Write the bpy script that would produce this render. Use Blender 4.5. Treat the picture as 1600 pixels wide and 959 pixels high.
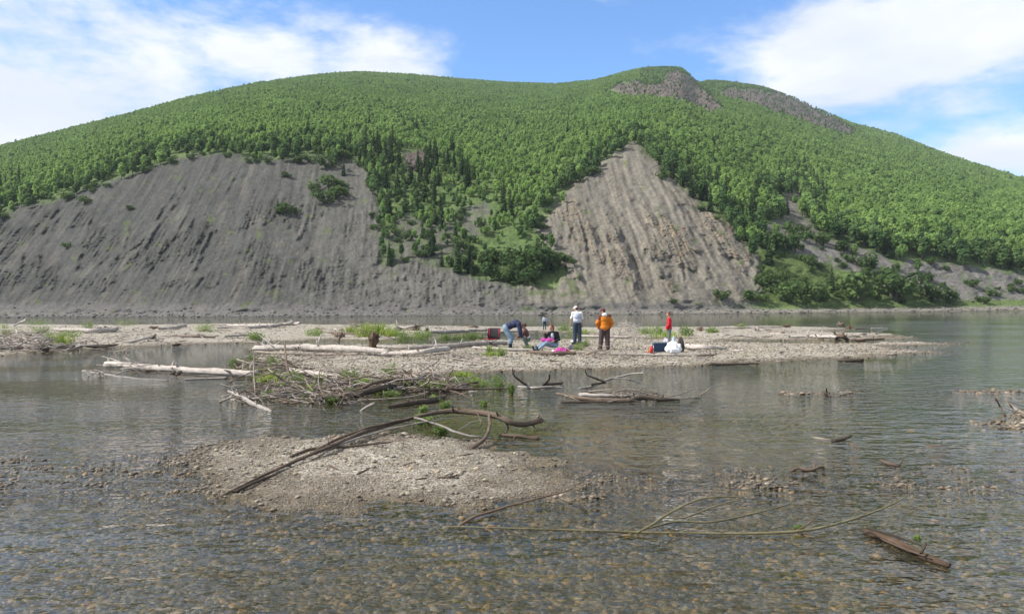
import bpy, bmesh, math, random
import numpy as np
from mathutils import Vector, Matrix, Euler, Quaternion

random.seed(7)
rng = np.random.default_rng(11)
for o in list(bpy.data.objects):
    bpy.data.objects.remove(o)
S = bpy.context.scene
C = S.collection

# ------------------------------------------------------------------ camera, sky, sun, exposure
F = 1244.4          # focal length in photo pixels (28 mm on 36 mm)
H = 2.05            # camera above the water
ROLL = math.radians(0.40)
CR, SR = math.cos(ROLL), math.sin(ROLL)
CX, CY = 800.0, 479.0
cam_d = bpy.data.cameras.new('camera')
cam_d.lens = 28.0
cam_d.sensor_width = 36.0
cam_d.clip_start = 0.1
cam_d.clip_end = 20000
cam = bpy.data.objects.new('camera', cam_d)
C.objects.link(cam)
cam.matrix_world = Matrix(((CR, SR, 0, 0), (0, 0, -1, 0), (-SR, CR, 0, H), (0, 0, 0, 1)))
S.camera = cam

SUN_EL = math.radians(44)
SUN_AZ = math.radians(-102)        # measured from +Y towards +X
to_sun = Vector((math.sin(SUN_AZ) * math.cos(SUN_EL), math.cos(SUN_AZ) * math.cos(SUN_EL), math.sin(SUN_EL)))
sl = bpy.data.lights.new('sun', 'SUN')
sl.energy = 5.0
sl.angle = math.radians(0.53)
sl.color = (1.0, 0.955, 0.88)
sun = bpy.data.objects.new('sun', sl)
C.objects.link(sun)
sun.rotation_euler = to_sun.to_track_quat('Z', 'Y').to_euler()
sun.location = (-60, -20, 80)

S.view_settings.view_transform = 'Standard'
S.view_settings.look = 'None'
S.view_settings.gamma = 1.0
S.view_settings.use_curve_mapping = False
S.view_settings.exposure = 0.40
S.cycles.max_bounces = 6
S.cycles.transparent_max_bounces = 12
S.cycles.caustics_reflective = False
S.cycles.caustics_refractive = False


class NT:
    """small node-tree helper"""
    def __init__(s, tree):
        s.t = tree
        s.n = tree.nodes
        s.l = tree.links

    def add(s, typ, ins=None, **props):
        nd = s.n.new(typ)
        for k, v in props.items():
            setattr(nd, k, v)
        for k, v in (ins or {}).items():
            s.put(nd.inputs[k], v)
        return nd

    def put(s, sock, v):
        if isinstance(v, bpy.types.NodeSocket):
            s.l.new(v, sock)
        elif v is not None:
            sock.default_value = v

    def math(s, op, a, b=None, c=None, clamp=False):
        nd = s.add('ShaderNodeMath', operation=op, use_clamp=clamp)
        for i, v in enumerate((a, b, c)):
            if v is not None:
                s.put(nd.inputs[i], v)
        return nd.outputs[0]

    def vmath(s, op, a, b=None, out=0):
        nd = s.add('ShaderNodeVectorMath', operation=op)
        s.put(nd.inputs[0], a)
        if b is not None:
            s.put(nd.inputs[1], b)
        return nd.outputs[out]

    def rng(s, v, a, b, c=0.0, d=1.0, smooth=True):
        nd = s.add('ShaderNodeMapRange', {0: v, 1: a, 2: b, 3: c, 4: d})
        if smooth:
            nd.interpolation_type = 'SMOOTHSTEP'
        return nd.outputs[0]

    def noise(s, vec, scale, detail=4, rough=0.55, out=0, dist=0.0, lac=2.0):
        nd = s.add('ShaderNodeTexNoise', {'Scale': scale, 'Detail': detail, 'Roughness': rough, 'Distortion': dist, 'Lacunarity': lac})
        if vec is not None:
            s.l.new(vec, nd.inputs['Vector'])
        return nd.outputs[out]

    def mix(s, f, a, b, blend='MIX'):
        nd = s.add('ShaderNodeMix', data_type='RGBA', blend_type=blend)
        s.put(nd.inputs[0], f)
        s.put(nd.inputs[6], a if not isinstance(a, tuple) or len(a) == 4 else a + (1,))
        s.put(nd.inputs[7], b if not isinstance(b, tuple) or len(b) == 4 else b + (1,))
        return nd.outputs[2]

    def ramp(s, f, stops, interp='LINEAR'):
        nd = s.add('ShaderNodeValToRGB')
        cr = nd.color_ramp
        cr.interpolation = interp
        while len(cr.elements) < len(stops):
            cr.elements.new(0.5)
        for e, (p, c) in zip(cr.elements, stops):
            e.position = p
            e.color = c if len(c) == 4 else tuple(c) + (1,)
        s.l.new(f, nd.inputs[0])
        return nd.outputs[0]

    def bump(s, h, strength, dist, normal=None):
        nd = s.add('ShaderNodeBump', {'Height': h, 'Strength': strength, 'Distance': dist})
        if normal is not None:
            s.l.new(normal, nd.inputs['Normal'])
        return nd.outputs[0]


def new_mat(name):
    m = bpy.data.materials.new(name)
    m.use_nodes = True
    m.node_tree.nodes.clear()
    t = NT(m.node_tree)
    out = t.add('ShaderNodeOutputMaterial')
    return m, t, out


def pbsdf(t, out, col, rough=0.8, spec=0.3, normal=None):
    p = t.add('ShaderNodeBsdfPrincipled', {'Base Color': col if not isinstance(col, tuple) or len(col) == 4 else col + (1,), 'Roughness': rough, 'Specular IOR Level': spec})
    if normal is not None:
        t.l.new(normal, p.inputs['Normal'])
    t.l.new(p.outputs[0], out.inputs[0])
    return p


# ---- photo pixel <-> direction ratios.  u = X/Y, r = Z/Y seen from the camera
def p2d(x, y):
    a = (np.asarray(x, float) - CX) / F
    b = (CY - np.asarray(y, float)) / F
    return a * CR + b * SR, -a * SR + b * CR


def d2p(u, r):
    return CX + (u * CR - r * SR) * F, CY - (u * SR + r * CR) * F


def on_level(x, y, z=0.0):
    """world point at height z seen at photo pixel (x, y)"""
    u, r = p2d(x, y)
    Y = (z - H) / r
    return Vector((float(u * Y), float(Y), float(z)))


# ------------------------------------------------------------------ world
W = bpy.data.worlds.new('World')
S.world = W
W.use_nodes = True
W.node_tree.nodes.clear()
w = NT(W.node_tree)
wo = w.add('ShaderNodeOutputWorld')
sky = w.add('ShaderNodeTexSky')
sky.sky_type = 'NISHITA'
sky.sun_disc = False
sky.sun_elevation = SUN_EL
sky.sun_rotation = SUN_AZ
sky.altitude = 100
sky.air_density = 1.0
sky.dust_density = 0.6
sky.ozone_density = 2.0
co = w.add('ShaderNodeTexCoord').outputs['Generated']
sep = w.add('ShaderNodeSeparateXYZ', {0: co})


def cloud_blob(px, py, rad, k=1.8, amp=1.0):
    u, r = p2d(px, py)
    c = Vector((float(u), 1.0, float(r))).normalized()
    d = w.vmath('SUBTRACT', co, tuple(c))
    d = w.vmath('MULTIPLY', d, (1, 1, k))
    d = w.vmath('LENGTH', d, out=1)
    return w.rng(d, 0.0, rad / F, amp, 0.0)


blobs = [cloud_blob(*b) for b in (
    (-40, 235, 400, 1.5, 1.35), (150, 120, 330, 1.7, .85), (120, 10, 260, 2.6, .68), (420, 90, 240, 1.9, .85), (590, 100, 230, 1.9, .95), (480, 40, 200, 2.4, .62), (330, 20, 190, 2.6, .55),
    (680, 62, 120, 2.2, .55), (1330, 75, 300, 2.0, 1.0), (1500, 30, 300, 1.9, 1.1), (1480, 155, 200, 2.9, .62), (1580, 235, 250, 3.0, 1.0), (1390, 200, 150, 3.0, .5),
    (-500, 150, 500, 1.5, .9), (2100, 150, 500, 1.5, .7))]
m = blobs[0]
for b in blobs[1:]:
    m = w.math('MAXIMUM', m, b)
high = w.rng(sep.outputs[2], 0.30, 0.5, 0.0, 1.3)
behind = w.rng(sep.outputs[1], 0.3, -0.2, 0.0, 0.45)
m = w.math('MAXIMUM', m, w.math('MAXIMUM', high, behind))
cs = w.add('ShaderNodeMapping', {'Vector': co, 'Rotation': (0, math.radians(14), 0), 'Scale': (1.0, 1.0, 2.5)}).outputs[0]
n1 = w.noise(cs, 3.1, 9, 0.60, dist=0.35)
n2 = w.noise(cs, 11.0, 7, 0.62, dist=0.2)
cl = w.math('ADD', w.math('MULTIPLY', n1, 1.15), w.math('MULTIPLY', n2, 0.62))
cl = w.math('ADD', cl, w.math('MULTIPLY', m, 0.60))
cov = w.rng(cl, 1.02, 1.42, 0.0, 0.97)
shade = w.noise(cs, 5.0, 5, 0.5)
ccol = w.mix(w.rng(shade, 0.35, 0.7), (7.0, 7.5, 8.3, 1), (8.8, 9.0, 9.4, 1))
ccol = w.mix(w.rng(sep.outputs[2], 0.34, 0.6, 0.0, 1.0), ccol, (5.4, 5.5, 5.6, 1))
base = w.mix(1.0, sky.outputs[0], (1.12, 1.53, 1.98, 1), 'MULTIPLY')
skc = w.mix(cov, base, ccol)
bg = w.add('ShaderNodeBackground', {'Color': skc, 'Strength': 0.092})
w.l.new(bg.outputs[0], wo.inputs[0])


# ------------------------------------------------------------------ numpy noise
_perm = np.random.default_rng(3).permutation(256)
_perm = np.concatenate([_perm, _perm, _perm])
_ga = np.random.default_rng(4).uniform(0, 2 * np.pi, 256)
_gx, _gy = np.cos(_ga), np.sin(_ga)


def perlin(x, y, seed=0):
    x = np.asarray(x, float) + seed * 17.31
    y = np.asarray(y, float) + seed * 5.77
    xi = np.floor(x).astype(int)
    yi = np.floor(y).astype(int)
    xf, yf = x - xi, y - yi
    u = xf * xf * xf * (xf * (xf * 6 - 15) + 10)
    v = yf * yf * yf * (yf * (yf * 6 - 15) + 10)

    def g(i, j, dx, dy):
        h = _perm[_perm[i & 255] + (j & 255)]
        return _gx[h] * dx + _gy[h] * dy
    a = g(xi, yi, xf, yf)
    b = g(xi + 1, yi, xf - 1, yf)
    c = g(xi, yi + 1, xf, yf - 1)
    d = g(xi + 1, yi + 1, xf - 1, yf - 1)
    return (a + u * (b - a)) * (1 - v) + (c + u * (d - c)) * v


def fbm(x, y, octaves=4, gain=0.5, seed=0):
    t = 0
    a = 1.0
    f = 1.0
    for k in range(octaves):
        t = t + a * perlin(x * f, y * f, seed + k * 3)
        a *= gain
        f *= 2.03
    return t


def ridged(x, y, octaves=4, gain=0.5, seed=0):
    t = 0
    a = 1.0
    f = 1.0
    for k in range(octaves):
        t = t + a * (1 - 2.2 * np.abs(perlin(x * f, y * f, seed + k * 3)))
        a *= gain
        f *= 2.03
    return t


def sstep(x, a, b):
    t = np.clip((x - a) / (b - a), 0, 1)
    return t * t * (3 - 2 * t)


def inpoly(x, y, poly):
    x = np.asarray(x, float)
    y = np.asarray(y, float)
    c = np.zeros(x.shape, bool)
    n = len(poly)
    for i in range(n):
        x1, y1 = poly[i]
        x2, y2 = poly[(i + 1) % n]
        if y1 == y2:
            continue
        k = ((y1 > y) != (y2 > y)) & (x < (x2 - x1) * (y - y1) / (y2 - y1) + x1)
        c ^= k
    return c


def polydist(x, y, poly):
    d = np.full(np.shape(x), 1e9)
    n = len(poly)
    for i in range(n):
        x1, y1 = poly[i]
        x2, y2 = poly[(i + 1) % n]
        dx, dy = x2 - x1, y2 - y1
        t = np.clip(((x - x1) * dx + (y - y1) * dy) / (dx * dx + dy * dy + 1e-12), 0, 1)
        d = np.minimum(d, np.hypot(x - x1 - t * dx, y - y1 - t * dy))
    return d


def grid_mesh(name, X, Y, Z, attrs=None, smooth=True):
    n, mcols = X.shape
    co_ = np.empty((n * mcols, 3), np.float32)
    co_[:, 0] = X.ravel()
    co_[:, 1] = Y.ravel()
    co_[:, 2] = Z.ravel()
    i = np.arange(n - 1)[:, None] * mcols + np.arange(mcols - 1)[None, :]
    i = i.ravel()
    q = np.stack([i, i + 1, i + mcols + 1, i + mcols], 1).astype(np.int32)
    me = bpy.data.meshes.new(name)
    me.vertices.add(len(co_))
    me.vertices.foreach_set('co', co_.ravel())
    me.loops.add(q.size)
    me.loops.foreach_set('vertex_index', q.ravel())
    me.polygons.add(len(q))
    me.polygons.foreach_set('loop_start', np.arange(0, q.size, 4, dtype=np.int32))
    me.update(calc_edges=True)
    me.validate()
    if smooth:
        me.polygons.foreach_set('use_smooth', np.ones(len(q), bool))
    for k, v in (attrs or {}).items():
        if v.ndim == 3:
            a = me.color_attributes.new(k, 'FLOAT_COLOR', 'POINT')
            buf = np.ones((n * mcols, 4), np.float32)
            buf[:, :3] = v.reshape(-1, 3)
            a.data.foreach_set('color', buf.ravel())
        else:
            a = me.attributes.new(k, 'FLOAT', 'POINT')
            a.data.foreach_set('value', v.astype(np.float32).ravel())
    return me


def link(name, me, mat=None, parent=None):
    o = bpy.data.objects.new(name, me)
    C.objects.link(o)
    if mat is not None and me is not None and len(me.materials) == 0:
        me.materials.append(mat)
    if parent is not None:
        o.parent = parent
    return o


def empty(name, loc=(0, 0, 0), rz=0.0):
    o = bpy.data.objects.new(name, None)
    C.objects.link(o)
    o.location = loc
    o.rotation_euler = (0, 0, rz)
    o.empty_display_size = 0.2
    return o


def tag(o, label=None, cat=None, group=None, kind=None):
    if label:
        o['label'] = label
    if cat:
        o['category'] = cat
    if group:
        o['group'] = group
    if kind:
        o['kind'] = kind
    return o


# ------------------------------------------------------------------ the hill
CREST = [(-360, 335), (-200, 290), (0, 229), (100, 204), (200, 179), (300, 152), (400, 131), (500, 117), (560, 113), (640, 117), (720, 124), (800, 130),
         (870, 132), (930, 126), (980, 112), (1010, 106), (1045, 105), (1066, 107), (1080, 120), (1090, 131), (1102, 127), (1130, 127), (1190, 136), (1240, 153), (1280, 172),
         (1330, 194), (1400, 212), (1450, 232), (1500, 251), (1600, 282), (1750, 335), (1960, 405)]
BREAK = [(-360, 395), (-200, 370), (0, 338), (100, 306), (190, 275), (300, 240), (400, 242), (520, 246), (600, 262), (700, 290), (800, 320), (850, 315), (900, 280),
         (950, 250), (990, 232), (1040, 262), (1090, 300), (1150, 345), (1200, 372), (1300, 395), (1450, 400), (1600, 415), (1960, 450)]
SHORE = [(-360, 497.5), (0, 496.0), (400, 495.3), (800, 492.6), (1000, 491.2), (1200, 489.2), (1400, 487), (1600, 485), (1960, 482)]


def poly_ur(pl):
    a = np.array(pl, float)
    u, r = p2d(a[:, 0], a[:, 1])
    return u, r


NC, NR = 1250, 430
U = np.linspace(-1150 / F, 1150 / F, NC)


def prof(pl, sm=0):
    u, r = poly_ur(pl)
    v = np.interp(U, u, r)
    if sm:
        k = np.exp(-0.5 * (np.arange(-3 * sm, 3 * sm + 1) / sm) ** 2)
        k /= k.sum()
        v = np.convolve(np.pad(v, 3 * sm, mode='edge'), k, 'valid')
    return v


rc = prof(CREST, 2)
rb = prof(BREAK, 34)
rs = prof(SHORE, 10)
T = np.linspace(0, 1, NR)[:, None]
R = rs[None, :] + (rc - rs)[None, :] * T
UU = np.broadcast_to(U[None, :], R.shape)
PXh, PYh = d2p(UU, R)
# slope field (rise over run away from the camera)
s2 = np.maximum(rc[None, :] + 0.036, 0.20)
kk = sstep(R, rb[None, :] - 0.012, rb[None, :] + 0.035)
s = 0.60 * (1 - kk) + s2 * kk
beach = sstep(R, rs[None, :] + 0.004, rs[None, :] + 0.012)
s = 0.09 * (1 - beach) + s * beach
s = np.maximum(s, R + 0.03)
dr = np.diff(R, axis=0)
g = 1.0 / (s - R)
lnD = np.vstack([np.zeros((1, NC)), np.cumsum(0.5 * (g[1:] + g[:-1]) * dr, axis=0)])
D0 = H / (-rs)
D = D0[None, :] * np.exp(lnD)
# flow coordinate of the gullies: every point traced down the fall line to the foot of the slope
gx = np.array([-360, 0, 220, 330, 450, 560, 700, 850, 975, 1090, 1200, 1960], float)
gv = np.array([-.8, -.78, -.66, -.48, -.24, -.12, .02, .15, .36, .55, .7, .8])
q = PXh.copy()
yy = PYh.copy()
for _ in range(16):
    st = (482 - PYh) / 16
    q = q + np.interp(q, gx, gv) * st

BARE_L = [(-380, 385), (-100, 362), (0, 338), (40, 320), (100, 308), (130, 292), (190, 277), (235, 260), (300, 241), (345, 238), (395, 243), (430, 247),
          (480, 243), (540, 246), (575, 262), (585, 290), (592, 320), (596, 415), (640, 404), (668, 412), (700, 418), (735, 430), (800, 445), (870, 452),
          (888, 420), (850, 400), (838, 352), (860, 325), (900, 282), (945, 252), (985, 221), (1000, 225), (1035, 265), (1080, 303), (1115, 332),
          (1150, 362), (1180, 395), (1190, 420), (1185, 470), (1180, 510), (-380, 510)]
BARE_R1 = [(1205, 310), (1250, 292), (1262, 325), (1250, 332), (1290, 372), (1340, 385), (1400, 408), (1430, 425), (1340, 428), (1260, 402), (1210, 380), (1190, 350), (1228, 345)]
BARE_R2 = [(1420, 405), (1500, 412), (1600, 428), (1960, 470), (1960, 510), (1480, 476), (1440, 452), (1400, 425)]
ROCK_T1 = [(954, 142), (966, 130), (992, 126), (1012, 132), (1032, 131), (1040, 116), (1060, 109), (1082, 121), (1092, 134), (1108, 145), (1132, 170), (1110, 176), (1082, 166), (1052, 157), (1025, 153), (1000, 151), (972, 150)]
ROCK_T2 = [(1122, 146), (1140, 137), (1165, 139), (1185, 141), (1205, 144), (1240, 153), (1262, 162), (1285, 174), (1312, 188), (1340, 206), (1330, 216), (1300, 207), (1268, 196), (1240, 185), (1212, 178), (1190, 168), (1160, 158), (1130, 152)]
NOTCH = [(622, 240), (662, 232), (668, 262), (640, 272)]
MEADOW1 = [(636, 335), (700, 345), (728, 385), (690, 412), (600, 410), (598, 360)]
MEADOW2 = [(712, 325), (760, 315), (772, 345), (742, 372), (715, 360)]
SHRUBZ = [(1185, 395), (1255, 398), (1425, 430), (1500, 465), (1500, 480), (1180, 478)]
TONGUE = [(480, 240), (620, 225), (700, 250), (760, 300), (850, 340), (880, 420), (870, 455), (740, 432), (600, 420), (585, 300), (520, 260)]

wx = PXh + 9 * fbm(PXh / 22, PYh / 22, 3, .6, 5)
wy = PYh + 7 * fbm(PXh / 22, PYh / 22, 3, .6, 9)


def soft(poly, w_=6.0):
    ins = inpoly(wx, wy, poly)
    d = polydist(wx, wy, poly)
    return sstep(np.where(ins, d, -d), -w_, w_)


mL = soft(BARE_L)
mR = np.maximum(soft(BARE_R1, 5), soft(BARE_R2, 5))
mT = np.maximum(np.maximum(soft(ROCK_T1, 3), soft(ROCK_T2, 3)), soft(NOTCH, 3))
mM = np.maximum(soft(MEADOW1), soft(MEADOW2))
bare = np.clip(mL + mR + mT, 0, 1)
midh = sstep(PYh, 285, 345) * (1 - sstep(PYh, 435, 470))        # rocky outcrop belt
tri = sstep(PXh, 800, 850) * (1 - sstep(PXh, 1190, 1230))
left = 1 - sstep(PXh, 480, 640)
crag = fbm(q / 55, PYh / 60, 3, .5, 21) + 0.1
crag = sstep(crag, -0.02, 0.30) * midh
foot = sstep(PYh, 400, 440) * (1 - sstep(PYh, 470, 482)) * sstep(PXh, 480, 620) * (1 - sstep(PXh, 800, 860))
dkz = np.zeros_like(PXh)
crag = np.clip(crag + foot * 0.8 * sstep(fbm(q / 20, PYh / 20, 3, .6, 33), -.2, .3), 0, 1)
g1 = ridged(q / 52 + .5 * fbm(PXh / 110, PYh / 90, 2, .5, 3), PYh / 300, 3, .5, 2)
g2 = ridged(q / 14 + .8 * fbm(PXh / 60, PYh / 60, 2, .5, 8), PYh / 150, 4, .55, 7) * (.35 + 1.1 * sstep(fbm(q / 60, PYh / 90, 3, .5, 12), -.25, .35))
g3 = fbm(q / 4.5, PYh / 26, 4, .6, 13)
pert = (0.0050 + .003 * tri) * g1 * mL + 0.0027 * g2 * mL * (0.25 + 1.1 * crag) + 0.0018 * g3 * mL * (0.25 + 1.5 * crag)
GASH = [(257, 350, 205, 425, 5), (287, 362, 242, 408, 4), (335, 333, 300, 402, 5), (346, 328, 316, 392, 6), (208, 350, 194, 398, 3), (193, 396, 172, 424, 5), (138, 388, 122, 412, 4), (46, 388, 34, 428, 5),
        (70, 384, 60, 436, 4), (250, 405, 222, 445, 3), (326, 396, 298, 434, 4), (380, 256, 340, 330, 3), (300, 275, 262, 345, 3), (285, 290, 235, 360, 3), (482, 432, 470, 462, 4), (432, 440, 425, 468, 3),
        (500, 425, 512, 452, 3), (100, 420, 80, 460, 4), (160, 420, 130, 460, 3), (940, 288, 1022, 478, 5), (903, 300, 935, 470, 4), (882, 348, 876, 392, 4), (865, 350, 858, 385, 4), (895, 345, 893, 380, 3),
        (922, 350, 950, 392, 4), (950, 350, 956, 390, 4), (975, 355, 1012, 470, 4), (1010, 350, 1020, 382, 3), (1035, 378, 1062, 460, 6), (1090, 350, 1122, 402, 5), (1118, 368, 1165, 440, 5),
        (1060, 372, 1078, 470, 3), (1100, 400, 1122, 452, 4), (1046, 300, 1092, 352, 4), (1015, 380, 1004, 410, 3), (990, 238, 1080, 330, 3), (965, 262, 1040, 372, 3)]
for k_, (x0, y0, x1, y1, w_) in enumerate(GASH):
    dx, dy = x1 - x0, y1 - y0
    tt = ((PXh - x0) * dx + (PYh - y0) * dy) / (dx * dx + dy * dy)
    tc = np.clip(tt, 0, 1)
    dd = np.hypot(PXh - x0 - tc * dx, PYh - y0 - tc * dy) + 3.2 * w_ / 4 * fbm(PXh / 9, PYh / 14, 3, .6, 700 + k_)
    tap = sstep(tt, -.05, .45) * (1 - sstep(tt, .6, 1.05)) * (.75 + 1.0 * fbm(PXh / 16, PYh / 11, 2, .5, 750 + k_)).clip(.1, 1.4) * (.6 if x0 > 800 else .62)
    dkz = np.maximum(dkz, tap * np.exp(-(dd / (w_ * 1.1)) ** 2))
    pert = pert - .0095 * tap * (w_ / 4.0) * np.exp(-(dd / w_) ** 2) * mL + .004 * tap * (w_ / 4.0) * np.exp(-((dd - 1.6 * w_) / w_) ** 2) * mL
strat = np.abs(perlin(PXh / 240 + PYh / 30, PYh / 9, 40))
pert = pert + 0.0045 * crag * tri * ridged(q / 9.5, PYh / 60, 3, .5, 55) + 0.0018 * crag * strat * tri
pert = pert - 0.004 * mL * np.clip(fbm(PXh / 4.0, PYh / 3.0, 3, .6, 77), -1, 1) * (0.08 + .5 * crag)
pert = pert + 0.010 * mT * fbm(PXh / 9, PYh / 6, 4, .6, 61)
pert = pert + 0.020 * fbm(PXh / 160, PYh / 70, 3, .5, 81) * (1 - mL) * sstep(PYh, 520, 400)
pert = pert + 0.004 * fbm(PXh / 18, PYh / 12, 3, .5, 91)
pert = pert * sstep(R, rs[None, :] + 0.002, rs[None, :] + 0.02)
pert = pert + .022 * fbm(UU * 30, R * 60, 4, .6, 19) * (1 - sstep(R, rs[None, :] + .003, rs[None, :] + .012))
D = D * np.exp(-pert)
Zh = H + R * D
Xh = U[None, :] * D

# colours of the ground itself


def C3(a):
    return np.array(a, float)[None, None, :]


n_big = fbm(PXh / 120, PYh / 60, 3, .5, 101)[..., None]
n_str = 1.25 * fbm(q / 6, PYh / 150, 5, .65, 111)[..., None]
n_fin = fbm(PXh / 3.2, PYh / 2.6, 3, .7, 121)[..., None]
colL = C3((.070, .071, .067)) * (1 + .30 * n_str + .22 * n_fin + .15 * n_big)
brown = C3((.145, .128, .108)) * (1 + .35 * n_str + .3 * n_fin)
hasbrown = sstep(fbm(q / 30, PYh / 40, 3, .6, 131), .12, .5)[..., None]
colL = colL * (1 - .28 * hasbrown) + brown * .28 * hasbrown
mid = sstep(PXh, 360, 640)[..., None]
colM = C3((.108, .106, .096)) * (1 + .30 * n_str + .25 * n_fin)
colL = colL * (1 - mid) + colM * mid
colT = C3((.160, .148, .126)) * (1 + .28 * n_str + .25 * n_fin + .1 * n_big)
och = C3((.24, .192, .138)) * (1 + .4 * n_fin + .3 * n_str)
ochm = (crag * tri * sstep(fbm(q / 9, PYh / 30, 3, .6, 141), -.05, .35))[..., None]
colT = colT * (1 - .75 * ochm) + och * .75 * ochm
dkm = (crag * sstep(fbm(q / 5, PYh / 22, 3, .6, 151), .08, .4))[..., None]
t3 = tri[..., None]
scree = colL * (1 - t3) + colT * t3
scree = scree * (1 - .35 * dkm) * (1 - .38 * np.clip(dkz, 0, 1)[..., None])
toe = sstep(PYh, 468, 482)[..., None]
scree = scree * (1 - toe) + C3((.118, .114, .110)) * (1 + .3 * n_fin) * toe
moss = (mL * sstep(fbm(PXh / 26, PYh / 16, 4, .6, 161) + .35 * sstep(PYh, 395, 450) * sstep(PXh, 780, 830) * (1 - sstep(PXh, 900, 940)) + .15 * (1 - sstep(PYh, 235, 270)) , .42, .66))[..., None]
scree = scree * (1 - .6 * moss) + C3((.085, .115, .040)) * .6 * moss
rockT = C3((.100, .085, .075)) * (1 + 1.0 * n_fin + .5 * fbm(PXh / 12, PYh / 7, 3, .6, 191)[..., None])
floor_ = C3((.095, .140, .052)) * (1 + .4 * n_fin + .3 * n_big)
grass_ = C3((.095, .135, .048)) * (1 + .35 * n_fin + .3 * n_big)
col = floor_ * np.ones_like(scree)
mM3 = mM[..., None]
gm = sstep(fbm(PXh / 14, PYh / 9, 4, .6, 181), .02, .4)[..., None]
col = col * (1 - mM3) + (grass_ * (.12 + .5 * gm) + colM * (.88 - .5 * gm)) * mM3
mSh = soft(SHRUBZ, 8)[..., None]
col = col * (1 - mSh) + grass_ * .85 * mSh
edge = (mR[..., None])
colR = C3((.150, .144, .138)) * (1 + .25 * n_fin + .2 * n_str)
grR = sstep(fbm(PXh / 14, PYh / 9, 3, .6, 171), .1, .45)[..., None]
colR = colR * (1 - .6 * grR) + grass_ * .6 * grR
col = col * (1 - edge) + colR * edge
mT3 = mT[..., None]
col = col * (1 - mT3) + rockT * mT3
mL3 = mL[..., None]
col = col * (1 - mL3) + scree * mL3
bk = (sstep(PXh, 1120, 1230) * sstep(PYh + (PXh - 1200) * .0085, 468, 474) * (1 - sstep(PYh + (PXh - 1200) * .0085, 479, 482)))[..., None]
col = col * (1 - bk) + grass_ * 1.05 * bk
bch = (1 - sstep(R, rs[None, :] + .003, rs[None, :] + .0075))[..., None]
col = col * (1 - bch) + (C3((.135, .132, .128)) * (1 - sstep(PXh, 500, 1300)[..., None]) + C3((.20, .188, .165)) * sstep(PXh, 500, 1300)[..., None]) * (1 + .2 * n_fin) * bch
wet_ = (1 - sstep(R, rs[None, :] + .0002, rs[None, :] + .0022 + .0008 * fbm(UU * 60, R * 9, 3, .6, 23)))[..., None]
col = col * (1 - .45 * wet_)
col = np.clip(col, 0.01, .6)

# rows in front of the shore (below the water) and behind the crest
front = []
for k, (fd, fz) in enumerate(((-9.0, -2.4), (-2.5, -0.45))):
    Dk = D[0] + fd
    front.append((U * Dk, Dk, np.full(NC, fz)))
back = []
for k in range(1, 9):
    Dk = D[-1] * (1 + .03 * k)
    back.append((U * Dk, Dk, Zh[-1] - D[-1] * .03 * k * (.05 + .06 * k)))
XX = np.vstack([f[0] for f in front] + [Xh] + [b[0] for b in back])
YY = np.vstack([f[1] for f in front] + [D] + [b[1] for b in back])
ZZ = np.vstack([f[2] for f in front] + [Zh] + [b[2] for b in back])
cc = np.concatenate([col[:1], col[:1], col] + [col[-1:]] * 8, axis=0)
hill_me = grid_mesh('hill', XX, YY, ZZ, {'Col': cc, 'crag': np.vstack([crag[:1] * 0, crag[:1] * 0, crag] + [crag[-1:] * 0] * 8)})

mat_hill, t, out = new_mat('hill_ground')
a = t.add('ShaderNodeAttribute', attribute_name='Col')
cr_ = t.add('ShaderNodeAttribute', attribute_name='crag')
geo = t.add('ShaderNodeNewGeometry').outputs['Position']
nf = t.noise(geo, 1.3, 5, .7)
nm = t.noise(geo, .35, 4, .6)
c_ = t.mix(1.0, a.outputs['Color'], t.ramp(nf, [(.25, (.62, .62, .62)), (.5, (1, 1, 1)), (.78, (1.45, 1.42, 1.36))]), 'MULTIPLY')
c_ = t.mix(1.0, c_, t.ramp(nm, [(.3, (.85, .85, .87)), (.7, (1.15, 1.12, 1.08))]), 'MULTIPLY')
hh = t.math('ADD', t.math('MULTIPLY', nf, .6), nm)
bn = t.bump(hh, .7, t.math('ADD', .22, t.math('MULTIPLY', cr_.outputs['Fac'], .6)))
pbsdf(t, out, c_, .95, .1, bn)
hill = link('hill', hill_me, mat_hill)
tag(hill, kind='structure')


def hill_at(u, r):
    """world point of the hill surface seen in direction (u, r)"""
    fu = np.clip((u - U[0]) / (U[1] - U[0]), 0, NC - 1.001)
    j = fu.astype(int)
    fu = fu - j
    r0 = rs[j] * (1 - fu) + rs[j + 1] * fu
    r1 = rc[j] * (1 - fu) + rc[j + 1] * fu
    fr = np.clip((r - r0) / (r1 - r0), 0, .9999) * (NR - 1)
    i = fr.astype(int)
    fr = fr - i
    Dv = (D[i, j] * (1 - fu) + D[i, j + 1] * fu) * (1 - fr) + (D[i + 1, j] * (1 - fu) + D[i + 1, j + 1] * fu) * fr
    rr = r0 + (r1 - r0) * (i + fr) / (NR - 1)
    return u * Dv, Dv, H + rr * Dv

# ------------------------------------------------------------------ trees
def tris_mesh(name, V, Fc, mat_idx=None, smooth=False, color=None):
    me = bpy.data.meshes.new(name)
    me.from_pydata([tuple(v) for v in V], [], [tuple(f) for f in Fc])
    if smooth:
        me.polygons.foreach_set('use_smooth', np.ones(len(me.polygons), bool))
    me.update()
    return me


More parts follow.
